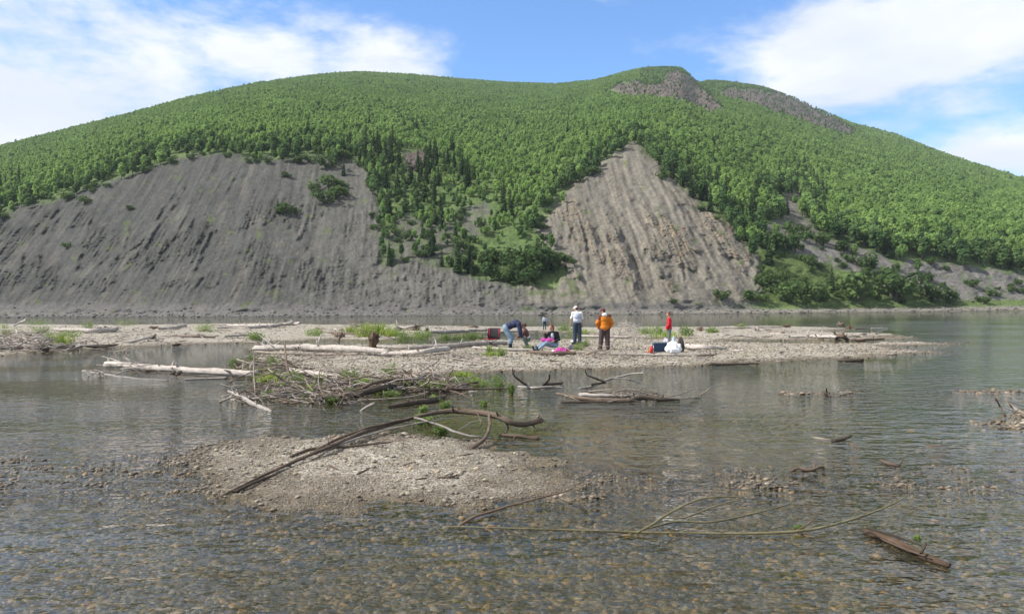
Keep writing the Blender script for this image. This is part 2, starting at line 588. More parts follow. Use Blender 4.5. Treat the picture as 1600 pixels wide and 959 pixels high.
def leaf_cloud(rs_, blobs, n, size, flat=0.0, droop=0.0):
    """many leaf-sprays (bent quads) spread through a few ellipsoidal clumps; returns verts, faces"""
    V, Fc = [], []
    wts = np.array([b[3] * b[4] * b[5] for b in blobs]) ** .7
    wts /= wts.sum()
    for k in range(n):
        b = blobs[rs_.choice(len(blobs), p=wts)]
        d = rs_.normal(size=3)
        d /= np.linalg.norm(d)
        rad = rs_.uniform(.55, 1.0) ** .6
        p = np.array(b[:3]) + d * np.array(b[3:6]) * rad
        nrm = d * .9 + rs_.normal(size=3) * .55 + np.array((0, 0, .25))
        nrm /= np.linalg.norm(nrm)
        a = np.cross(nrm, rs_.normal(size=3))
        a /= np.linalg.norm(a)
        c = np.cross(nrm, a)
        s_ = size * rs_.uniform(.6, 1.3)
        i = len(V)
        V += [p - a * s_ * .5 - c * s_ * .3, p + a * s_ * .15 - c * s_ * .5, p + a * s_ * .6 + c * s_ * .1, p - a * s_ * .1 + c * s_ * .5 - nrm * s_ * .15]
        Fc.append((i, i + 1, i + 2, i + 3))
    return V, Fc


def tube(pts, radii, n=7, cap=True, jitter=0.0, rs_=None):
    """swept tube; returns verts, faces"""
    V, Fc = [], []
    pts = [Vector(p) for p in pts]
    up = Vector((0, 0, 1))
    prev = None
    for i, p in enumerate(pts):
        if i == 0:
            tg = pts[1] - pts[0]
        elif i == len(pts) - 1:
            tg = pts[-1] - pts[-2]
        else:
            tg = pts[i + 1] - pts[i - 1]
        tg.normalize()
        if prev is None:
            ref = up if abs(tg.z) < .9 else Vector((1, 0, 0))
            a = tg.cross(ref).normalized()
        else:
            a = (prev - tg * prev.dot(tg))
            a = a.normalized() if a.length > 1e-6 else tg.orthogonal().normalized()
        prev = a
        b = tg.cross(a)
        for k in range(n):
            an = 2 * math.pi * k / n
            rr = radii[i] * (1 + (rs_.uniform(-jitter, jitter) if jitter and rs_ is not None else 0))
            V.append(p + (a * math.cos(an) + b * math.sin(an)) * rr)
    for i in range(len(pts) - 1):
        for k in range(n):
            a0 = i * n + k
            a1 = i * n + (k + 1) % n
            Fc.append((a0, a1, a1 + n, a0 + n))
    if cap:
        Fc.append(tuple(range(n - 1, -1, -1)))
        Fc.append(tuple((len(pts) - 1) * n + k for k in range(n)))
    return V, Fc


class MB:
    def __init__(s):
        s.V, s.F, s.M = [], [], []

    def add(s, vf, m=0):
        i = len(s.V)
        s.V += [tuple(v) for v in vf[0]]
        s.F += [tuple(i + k for k in f) for f in vf[1]]
        s.M += [m] * len(vf[1])
        return s

    def mesh(s, name, mats, smooth=True):
        me = bpy.data.meshes.new(name)
        me.from_pydata(s.V, [], s.F)
        for mm in (mats if isinstance(mats, (list, tuple)) else [mats]):
            me.materials.append(mm)
        me.polygons.foreach_set('material_index', s.M)
        if smooth:
            me.polygons.foreach_set('use_smooth', np.ones(len(s.F), bool))
        me.update()
        return me

    def build(s, name, mats, parent=None, smooth=True):
        return link(name, s.mesh(name, mats, smooth), None, parent)


def leaf_mat(name, dark, light, trans=.35, patch=.035):
    m_, t, out = new_mat(name)
    oi = t.add('ShaderNodeObjectInfo')
    geo = t.add('ShaderNodeNewGeometry')
    pn = t.noise(geo.outputs['Position'], patch, 3, .5)
    fn = t.noise(geo.outputs['Position'], 2.2, 2, .6)
    f = t.math('ADD', t.math('MULTIPLY', oi.outputs['Random'], .5), t.math('MULTIPLY', t.rng(pn, .35, .68), .38))
    f = t.math('ADD', f, t.math('MULTIPLY', t.math('SUBTRACT', fn, .5), .5), clamp=True)
    c_ = t.mix(f, dark, light)
    d = t.add('ShaderNodeBsdfDiffuse', {'Color': c_})
    tr = t.add('ShaderNodeBsdfTranslucent', {'Color': t.mix(.5, c_, tuple(min(1, v * 1.5) for v in light), 'MIX')})
    mx = t.add('ShaderNodeMixShader', {0: trans, 1: d.outputs[0], 2: tr.outputs[0]})
    t.l.new(mx.outputs[0], out.inputs[0])
    return m_


M_birch = leaf_mat('birch_leaves', (.120, .205, .066), (.350, .490, .160), .42)
M_poplar_shaded = leaf_mat('shaded_poplar_leaves', (.052, .100, .040), (.175, .270, .095), .3)  # darker poplar leaves, with the shade of the wood edge put into their colour
M_spruce = leaf_mat('spruce_needles', (.028, .052, .024), (.060, .100, .040), .12)
M_shrub = leaf_mat('shrub_leaves', (.045, .085, .030), (.135, .200, .070))
M_willow = leaf_mat('willow_leaves', (.120, .240, .025), (.240, .420, .050), .4, .8)
m_bark, t, out = new_mat('bark')
pbsdf(t, out, (.17, .15, .13), .9, .2)
M_bark = m_bark
m_bark2, t, out = new_mat('spruce_bark')
pbsdf(t, out, (.07, .055, .045), .9, .2)
M_bark2 = m_bark2


def make_birch(i):
    rs_ = np.random.default_rng(100 + i)
    h = 1.0
    w_ = rs_.uniform(.16, .24)
    con = .55 if i % 3 == 0 else 0
    bl = [(0, 0, .56, w_ * .9, w_ * .9, .33)]
    for k in range(rs_.integers(5, 8)):
        an = rs_.uniform(0, 6.28)
        z = rs_.uniform(.28, .86)
        o_ = w_ * .62 * (1 - abs(z - .5) * .9) * (1 - con * z)
        bl.append((math.cos(an) * o_, math.sin(an) * o_, z, w_ * rs_.uniform(.35, .6), w_ * rs_.uniform(.35, .6), rs_.uniform(.08, .15)))
    V, Fc = leaf_cloud(rs_, bl, 330, .105)
    crown = tris_mesh('crown', V, Fc)
    crown.materials.append(M_poplar_shaded if i >= 8 else M_birch)
    b = MB()
    lean = rs_.uniform(-.03, .03, 2)
    b.add(tube([(0, 0, -.05), (lean[0], lean[1], .4), (lean[0] * 1.5, lean[1] * 1.5, .85)], [.022, .015, .005], 5))
    for k in range(4):
        an = rs_.uniform(0, 6.28)
        z = rs_.uniform(.3, .6)
        b.add(tube([(lean[0], lean[1], z), (math.cos(an) * .16, math.sin(an) * .16, z + .16)], [.008, .003], 4))
    return crown, b.mesh('trunk', M_bark)


def make_spruce(i):
    rs_ = np.random.default_rng(200 + i)
    V, Fc = [], []
    w_ = rs_.uniform(.12, .17)
    n = 430
    for k in range(n):
        z = .05 + .94 * (1 - math.sqrt(rs_.uniform(0, 1))) if k % 3 else rs_.uniform(.05, 1)
        tier = .72 + .28 * (1 - ((z * 13) % 1.0))
        rad = w_ * (1 - z) ** .8 * tier * rs_.uniform(.55, 1.05) + .006
        an = rs_.uniform(0, 6.28)
        d = np.array((math.cos(an), math.sin(an), 0))
        tn = np.array((-math.sin(an), math.cos(an), 0))
        p0 = d * rad * .25 + np.array((0, 0, z + .012))
        p1 = d * rad + np.array((0, 0, z - rad * .35))
        ws = rad * .33 + .006
        i0 = len(V)
        V += [p0, p1 - tn * ws * .6 + d * 0, p1 + d * rad * .25 - np.array((0, 0, .01)), p1 + tn * ws * .6]
        Fc.append((i0, i0 + 1, i0 + 2, i0 + 3))
    crown = tris_mesh('crown', V, Fc)
    crown.materials.append(M_spruce)
    b = MB()
    b.add(tube([(0, 0, -.04), (0, 0, .5), (0, 0, .97)], [.016, .010, .002], 5))
    return crown, b.mesh('trunk', M_bark2)


def make_shrub(i):
    rs_ = np.random.default_rng(300 + i)
    bl = [(0, 0, .42, .42, .42, .36)]
    for k in range(rs_.integers(6, 10)):
        an = rs_.uniform(0, 6.28)
        o_ = rs_.uniform(.25, .55)
        bl.append((math.cos(an) * o_, math.sin(an) * o_, rs_.uniform(.25, .7), rs_.uniform(.16, .3), rs_.uniform(.16, .3), rs_.uniform(.16, .3)))
    V, Fc = leaf_cloud(rs_, bl, 360, .13)
    crown = tris_mesh('foliage', V, Fc)
    crown.materials.append(M_shrub)
    b = MB()
    for k in range(5):
        an = rs_.uniform(0, 6.28)
        b.add(tube([(0, 0, -.1), (math.cos(an) * .12, math.sin(an) * .12, .25), (math.cos(an) * .35, math.sin(an) * .35, .6)], [.03, .02, .008], 4))
    return crown, b.mesh('stem', M_bark)


BIRCH = [make_birch(i) for i in range(12)]
SPRUCE = [make_spruce(i) for i in range(5)]
SHRUB = [make_shrub(i) for i in range(5)]


def gn_scatter(name, protos, P, scl, rot, idx, label=None, cat=None):
    """one object whose geometry nodes put a prototype mesh on every point"""
    me = bpy.data.meshes.new(name)
    me.vertices.add(len(P))
    me.vertices.foreach_set('co', np.asarray(P, np.float32).ravel())
    a = me.attributes.new('scl', 'FLOAT_VECTOR', 'POINT')
    a.data.foreach_set('vector', np.asarray(scl, np.float32).ravel())
    a = me.attributes.new('rot', 'FLOAT_VECTOR', 'POINT')
    a.data.foreach_set('vector', np.asarray(rot, np.float32).ravel())
    a = me.attributes.new('idx', 'INT', 'POINT')
    a.data.foreach_set('value', np.asarray(idx, np.int32))
    o = bpy.data.objects.new(name, me)
    C.objects.link(o)
    pc = bpy.data.collections.new(name + '_source')
    for k, pm in enumerate(protos):
        po = bpy.data.objects.new('%s_source_%02d' % (name, k), pm)
        pc.objects.link(po)
    ng = bpy.data.node_groups.new(name + '_scatter', 'GeometryNodeTree')
    ng.interface.new_socket('Geometry', in_out='INPUT', socket_type='NodeSocketGeometry')
    ng.interface.new_socket('Geometry', in_out='OUTPUT', socket_type='NodeSocketGeometry')
    gi = ng.nodes.new('NodeGroupInput')
    go = ng.nodes.new('NodeGroupOutput')
    ci = ng.nodes.new('GeometryNodeCollectionInfo')
    ci.inputs['Collection'].default_value = pc
    ci.inputs['Separate Children'].default_value = True
    ci.inputs['Reset Children'].default_value = True
    ip = ng.nodes.new('GeometryNodeInstanceOnPoints')

    def na(nm, dt):
        nd = ng.nodes.new('GeometryNodeInputNamedAttribute')
        nd.data_type = dt
        nd.inputs[0].default_value = nm
        return nd.outputs['Attribute']
    ng.links.new(gi.outputs[0], ip.inputs['Points'])
    ng.links.new(ci.outputs[0], ip.inputs['Instance'])
    ip.inputs['Pick Instance'].default_value = True
    ng.links.new(na('idx', 'INT'), ip.inputs['Instance Index'])
    ng.links.new(na('rot', 'FLOAT_VECTOR'), ip.inputs['Rotation'])
    ng.links.new(na('scl', 'FLOAT_VECTOR'), ip.inputs['Scale'])
    ng.links.new(ip.outputs[0], go.inputs[0])
    md = o.modifiers.new('scatter', 'NODES')
    md.node_group = ng
    tag(o, label, cat, kind='stuff')
    return o


def density(px, py):
    """how much wood stands at this place of the hill, 0..1, and whether it is shrub country"""
    jx = px + 12 * fbm(px / 15, py / 15, 3, .6, 5) + rng.normal(0, 3.5, px.shape)
    jy = py + 10 * fbm(px / 15, py / 15, 3, .6, 9) + rng.normal(0, 3.0, px.shape)
    d = np.ones(px.shape)
    d[inpoly(jx, jy, MEADOW1)] = .42
    d[inpoly(jx, jy, MEADOW2)] = .12
    d[inpoly(jx, jy, BARE_L)] = 0
    kx, ky = px + .35 * (jx - px), py + .3 * (jy - py)
    for p_, v in ((BARE_R1, .015), (BARE_R2, .01), (ROCK_T1, .05), (ROCK_T2, .05), (NOTCH, 0)):
        d[inpoly(kx, ky, p_)] = v
    d[inpoly(jx, jy, [(690, 392), (760, 378), (835, 368), (892, 420), (875, 458), (740, 434)])] = .16
    d[(inpoly(px, py, SHRUBZ)) & (d > .5)] = .35
    # thin patches inside the wood
    thin = fbm(px / 45, py / 26, 3, .55, 201)
    d *= np.where(thin < -.36, .5, 1)
    hole = fbm(px / 9, py / 5, 3, .6, 207)
    d *= np.where(hole < -.40, .25, 1)
    return d


# world area of each cell -> random tree sites
A = (D[1:, 1:] - D[:-1, 1:]).clip(.001) * (U[1] - U[0]) * D[1:, 1:]
cpx, cpy = PXh[1:, 1:], PYh[1:, 1:]
dens = density(cpx.ravel(), cpy.ravel()).reshape(cpx.shape) * (PYh[1:, 1:] < 476)
DIST_T = 3.0                       # square metres of ground per tree
NT_ = A * dens / (DIST_T * (1 + .5 * sstep(D[1:, 1:], 350, 800)))
tot = int(NT_.sum())
tot = min(tot, 110000)
p = (NT_ / NT_.sum()).ravel()
cell = rng.choice(p.size, tot, p=p)
ci_, cj_ = np.unravel_index(cell, NT_.shape)
tu = U[cj_] + rng.uniform(0, 1, tot) * (U[1] - U[0])
tr_ = R[ci_, cj_] + rng.uniform(0, 1, tot) * (R[ci_ + 1, cj_] - R[ci_, cj_])
tx, ty, tz = hill_at(tu, tr_)
tpx, tpy = d2p(tu, tr_)
# what kind grows where: spruce along the edges, in the tongue and low on the right
edge_d = np.minimum(polydist(tpx, tpy, BARE_L), np.minimum(polydist(tpx, tpy, BARE_R1), polydist(tpx, tpy, BARE_R2)))
ton = inpoly(tpx, tpy, TONGUE)
pr_sp = np.where(ton & (tpx < 800), .16, .0012 + .022 * sstep(fbm(tpx / 60, tpy / 30, 3, .6, 241), .25, .5)) + np.where((tpx > 1040) & (tpx < 1300) & (tpy > 220) & (edge_d < 30), .10, 0) + np.where((tpx > 1180) & (tpy > 395), .08, 0)
is_sp = rng.uniform(0, 1, tot) < pr_sp
isshr = (~is_sp) & inpoly(tpx, tpy, SHRUBZ)
th = (2.1 + 2.7 * rng.beta(1.6, 1.9, tot)) * np.where(rng.uniform(0, 1, tot) < .06, 1.3, 1) * (1 - .22 * sstep(ty, 300, 700))
th = np.where(edge_d < 14, th * 1.38, th)
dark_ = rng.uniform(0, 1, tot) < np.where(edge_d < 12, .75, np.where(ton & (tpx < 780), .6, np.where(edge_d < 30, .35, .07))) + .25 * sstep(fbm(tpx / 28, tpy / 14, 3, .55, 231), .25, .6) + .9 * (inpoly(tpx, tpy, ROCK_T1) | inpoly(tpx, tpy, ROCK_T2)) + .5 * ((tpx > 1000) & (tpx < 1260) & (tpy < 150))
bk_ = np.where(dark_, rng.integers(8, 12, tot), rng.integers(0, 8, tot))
th *= np.where(tpx > 1050, 1.15 + .25 * sstep(tpx, 1150, 1350), 1.0)
th = np.where(ton & ~is_sp, th * .85, th)
th = np.where(is_sp, rng.uniform(6.0, 10.0, tot) * (1 - .35 * sstep(ty, 300, 520)), th)
# thin the spruces to at most 280
spi = np.where(is_sp)[0]
th_sp = np.zeros(tot, bool)
if len(spi) > 265:
    sc_ = (th / ty * np.where(np.abs(tpx - 800) < 820, 1, .1) * np.where(ton | (edge_d < 20), 1.5, 1))[spi]
    th_sp[spi[np.argsort(-sc_)[265:]]] = True
print('trees', tot, 'spruce', is_sp.sum(), 'shrub', isshr.sum(), 'D crest', D[-1, ::200].round())

score = th / ty * np.where(edge_d < 16, 1.8, 1.0) * np.where(edge_d < 7, 1.2, 1)
vis = (np.abs(tpx - 800) < 830)
sel_b = np.where(~is_sp & ~isshr & vis)[0]
sel_b = sel_b[np.argsort(-score[sel_b])[:280]]
own = np.zeros(tot, bool)
own[sel_b] = True
own[is_sp & vis & ~th_sp] = True
own[isshr & vis] = True


def plant_tree(kind, pos, h, wfac, rz, k, label, group, cat='tree'):
    crown, trunk = {'b': BIRCH, 's': SPRUCE, 'u': SHRUB}[kind][k]
    nm = {'b': 'birch_tree', 's': 'spruce_tree', 'u': 'slope_shrub'}[kind]
    r_ = empty(nm, pos, rz)
    r_.scale = (h * wfac, h * wfac, h)
    c_ = link('foliage' if kind == 'u' else 'crown', crown, None, r_)
    d_ = link('stem' if kind == 'u' else 'trunk', trunk, None, r_)
    tag(r_, label, cat, group)
    return r_


def zone(px, py):
    if px < 200:
        return 'L0'
    if px < 360:
        return 'L1'
    if px < 480 :
        return 'L2'
    if inpoly(np.array([px]), np.array([py]), TONGUE)[0] or (px < 850 and py > 225):
        return 'M0' if py < 300 else ('M1' if px < 690 else 'M2')
    if px < 1000:
        return 'A0' if px < 915 else 'A1'
    if px > 1180 and py > 392:
        return 'F0' if px < 1330 else ('F1' if px < 1470 else 'F2')
    return 'R0' if px < 1090 else ('R1' if px < 1200 else (('R2' if px < 1270 else 'R4') if px < 1400 else ('R3' if px < 1500 else 'R5')))


ZD = {'L0': 'on the low left end of the rim above the grey scree', 'L1': 'on the rim above the middle of the grey scree', 'L2': 'on the highest part of the rim above the grey scree',
      'M0': 'at the top of the wooded tongue between the screes', 'M1': 'on the left side of the wooded tongue between the screes', 'M2': 'on the right side of the wooded tongue between the screes',
      'A0': 'at the lower left edge of the peaked brown scree', 'A1': 'on the left rim near the tip of the brown scree',
      'R0': 'on the right rim near the tip of the brown scree', 'R1': 'at the lower right edge of the brown scree', 'R2': 'beside the pale streak on the right slope',
      'R3': 'on the lower wood edge above the right end of the thicket', 'R4': 'on the wood edge above the middle of the pale streak', 'R5': 'on the lower wood edge near the right border', 'F2': 'on the far bank near the right border', 'F0': 'low in the thicket beside the brown scree', 'F1': 'low on the far bank at the right'}
GZ = ZD


def tree_label(kind, z_, h):
    if kind == 's':
        return ('tall narrow dark spruce ' if h > 8 else 'short narrow dark spruce ') + ZD[z_]
    return ('tall leafy green tree ' if h > 5.6 else ('middle-sized leafy green tree ' if h > 4.6 else 'small leafy green tree ')) + ZD[z_]


for i in np.where(own)[0]:
    z_ = zone(tpx[i], tpy[i])
    k = int(rng.integers(0, 5))
    pos = (tx[i], ty[i], tz[i])
    if is_sp[i]:
        plant_tree('s', pos, th[i], rng.uniform(.8, 1.3), rng.uniform(0, 6.28), k, tree_label('s', z_, th[i]), 'spruces ' + GZ[z_])
    elif isshr[i]:
        plant_tree('u', pos, th[i] * .5, rng.uniform(.8, 1.15), rng.uniform(0, 6.28), k,
                   ('taller' if th[i] > 4 else 'low') + ' rounded green bush in the ' + ('left' if tpx[i] < 1290 else ('middle' if tpx[i] < 1390 else 'right')) + ' part of the far bank thicket', 'bushes in the thicket by the far bank', 'bush')
    else:
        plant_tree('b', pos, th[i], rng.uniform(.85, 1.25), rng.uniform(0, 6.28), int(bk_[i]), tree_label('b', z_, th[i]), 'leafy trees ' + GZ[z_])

# lone trees and bushes on the bare slopes, one by one
LONE = [('s', 537, 274, 30, 'tall thin spruce standing alone near the top of the wide grey scree'),
        ('s', 434, 333, 27, 'small thin spruce halfway up the wide grey scree, left of a bush'),
        ('s', 608, 414, 46, 'tall thin spruce at the left foot of the wooded tongue'),
        ('s', 738, 428, 40, 'thin spruce at the lower end of the wooded tongue, above the river'),
        ('s', 690, 416, 34, 'short spruce at the lower rim of the wooded tongue'),
        ('s', 1110, 330, 44, 'tall spruce at the upper right rim of the peaked brown scree'),
        ('s', 1142, 348, 50, 'tall dark spruce at the right rim of the brown scree, one of two close together'),
        ('s', 1166, 358, 46, 'dark spruce right of its twin at the right rim of the brown scree'),
        ('s', 1300, 455, 44, 'dark spruce rising from the middle of the far bank thicket'),
        ('s', 1412, 392, 40, 'dark spruce at the lower edge of the wood on the right slope'),
        ('u', 448, 334, 22, 'round bush halfway up the wide grey scree, right of a small spruce'),
        ('u', 447, 277, 12, 'small round bush high on the wide grey scree, alone'),
        ('u', 512, 262, 26, 'dark round bush just below the rim at the right end of the wide grey scree'),
        ('u', 533, 250, 24, 'dark bush beside the lone spruce below the rim'),
        ('u', 491, 297, 15, 'small bush left of the bush cluster on the grey scree'),
        ('u', 516, 292, 24, 'upper bush of the cluster on the right part of the grey scree'),
        ('u', 534, 293, 15, 'small bush right of the upper bush of the scree cluster'),
        ('u', 510, 318, 28, 'lowest and left bush of the cluster on the grey scree'),
        ('u', 528, 308, 26, 'bright lower right bush of the cluster on the grey scree'),
        ('u', 106, 312, 16, 'round bush just below the left rim of the grey scree'),
        ('u', 133, 317, 14, 'round bush below the left rim of the scree, the farther down of two'),
        ('u', 204, 328, 10, 'tiny bush on the left half of the grey scree'),
        ('u', 105, 387, 11, 'small bright bush low on the left of the grey scree'),
        ('u', 1053, 474, 11, 'small bush at the foot of the brown scree beside the river'),
        ('u', 884, 408, 14, 'small bush on the left edge of the brown scree'),
        ('u', 1128, 468, 20, 'low bush at the right foot of the brown scree'),
        ('u', 1175, 470, 22, 'low bush where the brown scree meets the far bank thicket'),
        ('u', 1213, 388, 34, 'dark round bush on the pale streak right of the brown scree'),
        ('u', 1285, 383, 30, 'round green bush on the upper part of the right pale scree streak'),
        ('u', 1352, 418, 26, 'bush at the lower end of the right pale scree streak'),
        ('u', 1238, 366, 22, 'green bush beside the upper end of the right pale streak'),
        ('u', 1318, 392, 20, 'green bush in the middle of the right pale streak'),
        ('u', 1520, 448, 16, 'low bush on the bare slope at the far right'),
        ('u', 1540, 474, 16, 'small bush by the shore at the far right'),
        ('u', 1445, 440, 18, 'bush on the upper part of the far right bare slope'),
        ('u', 1398, 466, 56, 'large pale green bush at the right end of the far bank thicket'),
        ('u', 1340, 468, 52, 'large bush in the middle of the far bank thicket by the shore'),
        ('u', 1230, 470, 40, 'broad bush at the left end of the far bank thicket by the shore'),
        ('u', 1275, 470, 44, 'broad bush left of the middle in the far bank thicket by the shore'),
        ('u', 1190, 445, 26, 'bush at the left edge of the far bank thicket'),
        ('u', 1455, 470, 34, 'pale bush right of the far bank thicket'),
        ('u', 1488, 472, 22, 'low bush on the shore right of the far bank thicket'),
        ('u', 800, 418, 40, 'dark bush at the lower right of the wooded tongue'),
        ('u', 862, 418, 40, 'dark bush at the lower left edge of the brown scree, right of the spreading one'),
        ('u', 835, 408, 36, 'upper dark bush below the right side of the wooded tongue'),
        ('u', 815, 430, 38, 'dark bush in the middle of the group below the wooded tongue'),
        ('u', 848, 425, 48, 'dark spreading bush left of the brown scree foot, below the wood'),
        ('u', 822, 445, 34, 'lowest dark bush below the wooded tongue'),
        ('u', 790, 440, 30, 'dark green bush beneath the wooded tongue, left of the lowest bush'),
        ('u', 760, 412, 30, 'green bush beside the thin spruce at the end of the wooded tongue'),
        ('u', 717, 390, 24, 'bush between the small meadow and the end of the wooded tongue'),
        ('s', 1206, 395, 34, 'dark spruce above the left end of the far bank thicket'),
        ('s', 1224, 402, 30, 'dark spruce just right of another above the far bank thicket'),
        ('s', 652, 330, 44, 'tall dark spruce in the upper middle of the wooded tongue'),
        ('s', 622, 300, 44, 'tall dark spruce on the left side of the wooded tongue')]
for i, (kd, x, y, hp, lab) in enumerate(LONE):
    u, r = p2d(x, y)
    X_, Y_, Z_ = hill_at(np.array([u]), np.array([r]))
    hm = hp / F * float(Y_[0])
    plant_tree(kd, (float(X_[0]), float(Y_[0]), float(Z_[0]) - .03 * hm), hm, (1.25 if kd == 'u' else 1.05), i * 1.3, i % 5, lab,
               'lone trees and bushes on the slopes', 'bush' if kd == 'u' else 'tree')

# small bushes that have crept onto the scree just below the rims, and over the small meadow
EDGEB = [('on the grey scree just below its rim', 0, 590, 'L'), ('on the brown scree just inside its edge', 800, 1190, 'T'), ('on the little meadow in the wooded tongue', 590, 780, 'M'),
         ('on the pale bare slope at the right', 1190, 1600, 'R')]
r5 = np.random.default_rng(77)
for lab_, xa, xb, kk_ in EDGEB:
    cnt = 0
    while cnt < {'L': 26, 'T': 16, 'M': 26, 'R': 34}[kk_]:
        x, y = r5.uniform(xa, xb), r5.uniform(215, 470)
        if kk_ in 'LT':
            if not inpoly(np.array([x]), np.array([y]), BARE_L)[0] or polydist(np.array([x]), np.array([y]), BARE_L)[0] > 13 or y > 440:
                continue
        elif kk_ == 'M':
            if not (inpoly(np.array([x]), np.array([y]), MEADOW1)[0] or inpoly(np.array([x]), np.array([y]), MEADOW2)[0] or inpoly(np.array([x]), np.array([y]), [(690, 392), (760, 378), (835, 368), (892, 420), (875, 458), (740, 434)])[0]):
                continue
        elif not (inpoly(np.array([x]), np.array([y]), BARE_R1)[0] or inpoly(np.array([x]), np.array([y]), BARE_R2)[0]):
            continue
        u, r = p2d(x, y)
        X_, Y_, Z_ = hill_at(np.array([u]), np.array([r]))
        hm = r5.uniform(7, 15) / F * float(Y_[0])
        plant_tree('u', (float(X_[0]), float(Y_[0]), float(Z_[0]) - .05), hm, r5.uniform(.9, 1.4), r5.uniform(0, 6), int(r5.integers(0, 5)),
                   ('tiny bush ' if hm < 1.9 else 'small low bush ') + lab_, 'small bushes ' + lab_, 'bush')
        cnt += 1

rest = np.where(~own & (tpx > -330) & (tpx < 1930))[0]
both = []
for crown, trunk in BIRCH:
    both.append(crown)
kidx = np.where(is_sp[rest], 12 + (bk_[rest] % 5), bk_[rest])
both += [c_ for c_, _ in SPRUCE]
wf = rng.uniform(.85, 1.2, len(rest))
sc = np.stack([th[rest] * wf, th[rest] * wf, th[rest]], 1)
rt = np.stack([rng.uniform(-.06, .06, len(rest)), rng.uniform(-.06, .06, len(rest)), rng.uniform(0, 6.28, len(rest))], 1)
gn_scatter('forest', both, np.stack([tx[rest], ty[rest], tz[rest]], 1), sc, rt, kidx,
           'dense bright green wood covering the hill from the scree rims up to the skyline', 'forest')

# ------------------------------------------------------------------ river bed, gravel bars, water
BARS = {
    'near': dict(poly=[(300, 715), (335, 695), (400, 688), (460, 684), (560, 682), (660, 680), (730, 690), (800, 705), (860, 725), (885, 750), (905, 772), (850, 783),
                       (760, 789), (660, 792), (560, 797), (480, 803), (420, 800), (370, 788), (330, 765), (300, 740)], h=.085, s=.045, w=.0),
    'main': dict(poly=[(395, 545), (440, 542), (560, 539), (640, 538), (700, 536), (760, 531), (850, 531), (950, 530), (1100, 530), (1190, 536), (1300, 537.5), (1430, 535.5),
                       (1535, 535), (1440, 538.5), (1385, 542), (1462, 549.5), (1380, 556), (1280, 561), (1180, 566), (1100, 571), (950, 576), (850, 579),
                       (780, 580), (700, 584), (600, 590), (500, 588), (430, 580), (395, 562)], h=.17, s=.030, w=.3),
    'back': dict(poly=[(-400, 585), (-60, 561), (0, 555), (110, 547), (190, 541), (300, 538), (395, 535.5), (480, 532), (520, 529), (565, 531), (620, 530), (680, 523), (760, 519),
                       (900, 518.5), (960, 527), (1080, 531), (1200, 531), (1390, 529.5), (1425, 527.5), (1400, 523), (1300, 517), (1330, 513), (1290, 511), (1200, 510),
                       (1100, 511), (900, 511), (760, 510), (640, 508), (500, 507), (400, 505), (200, 508), (0, 506), (-400, 506)], h=.20, s=.022, w=.5),
    'right': dict(poly=[(1560, 668), (1575, 658), (1640, 650), (1900, 660), (1900, 690), (1640, 676), (1590, 673)], h=.05, s=.05, w=0),
}
for k, b in BARS.items():
    b['w'] = [tuple(on_level(x, y)[:2]) for x, y in b['poly']]


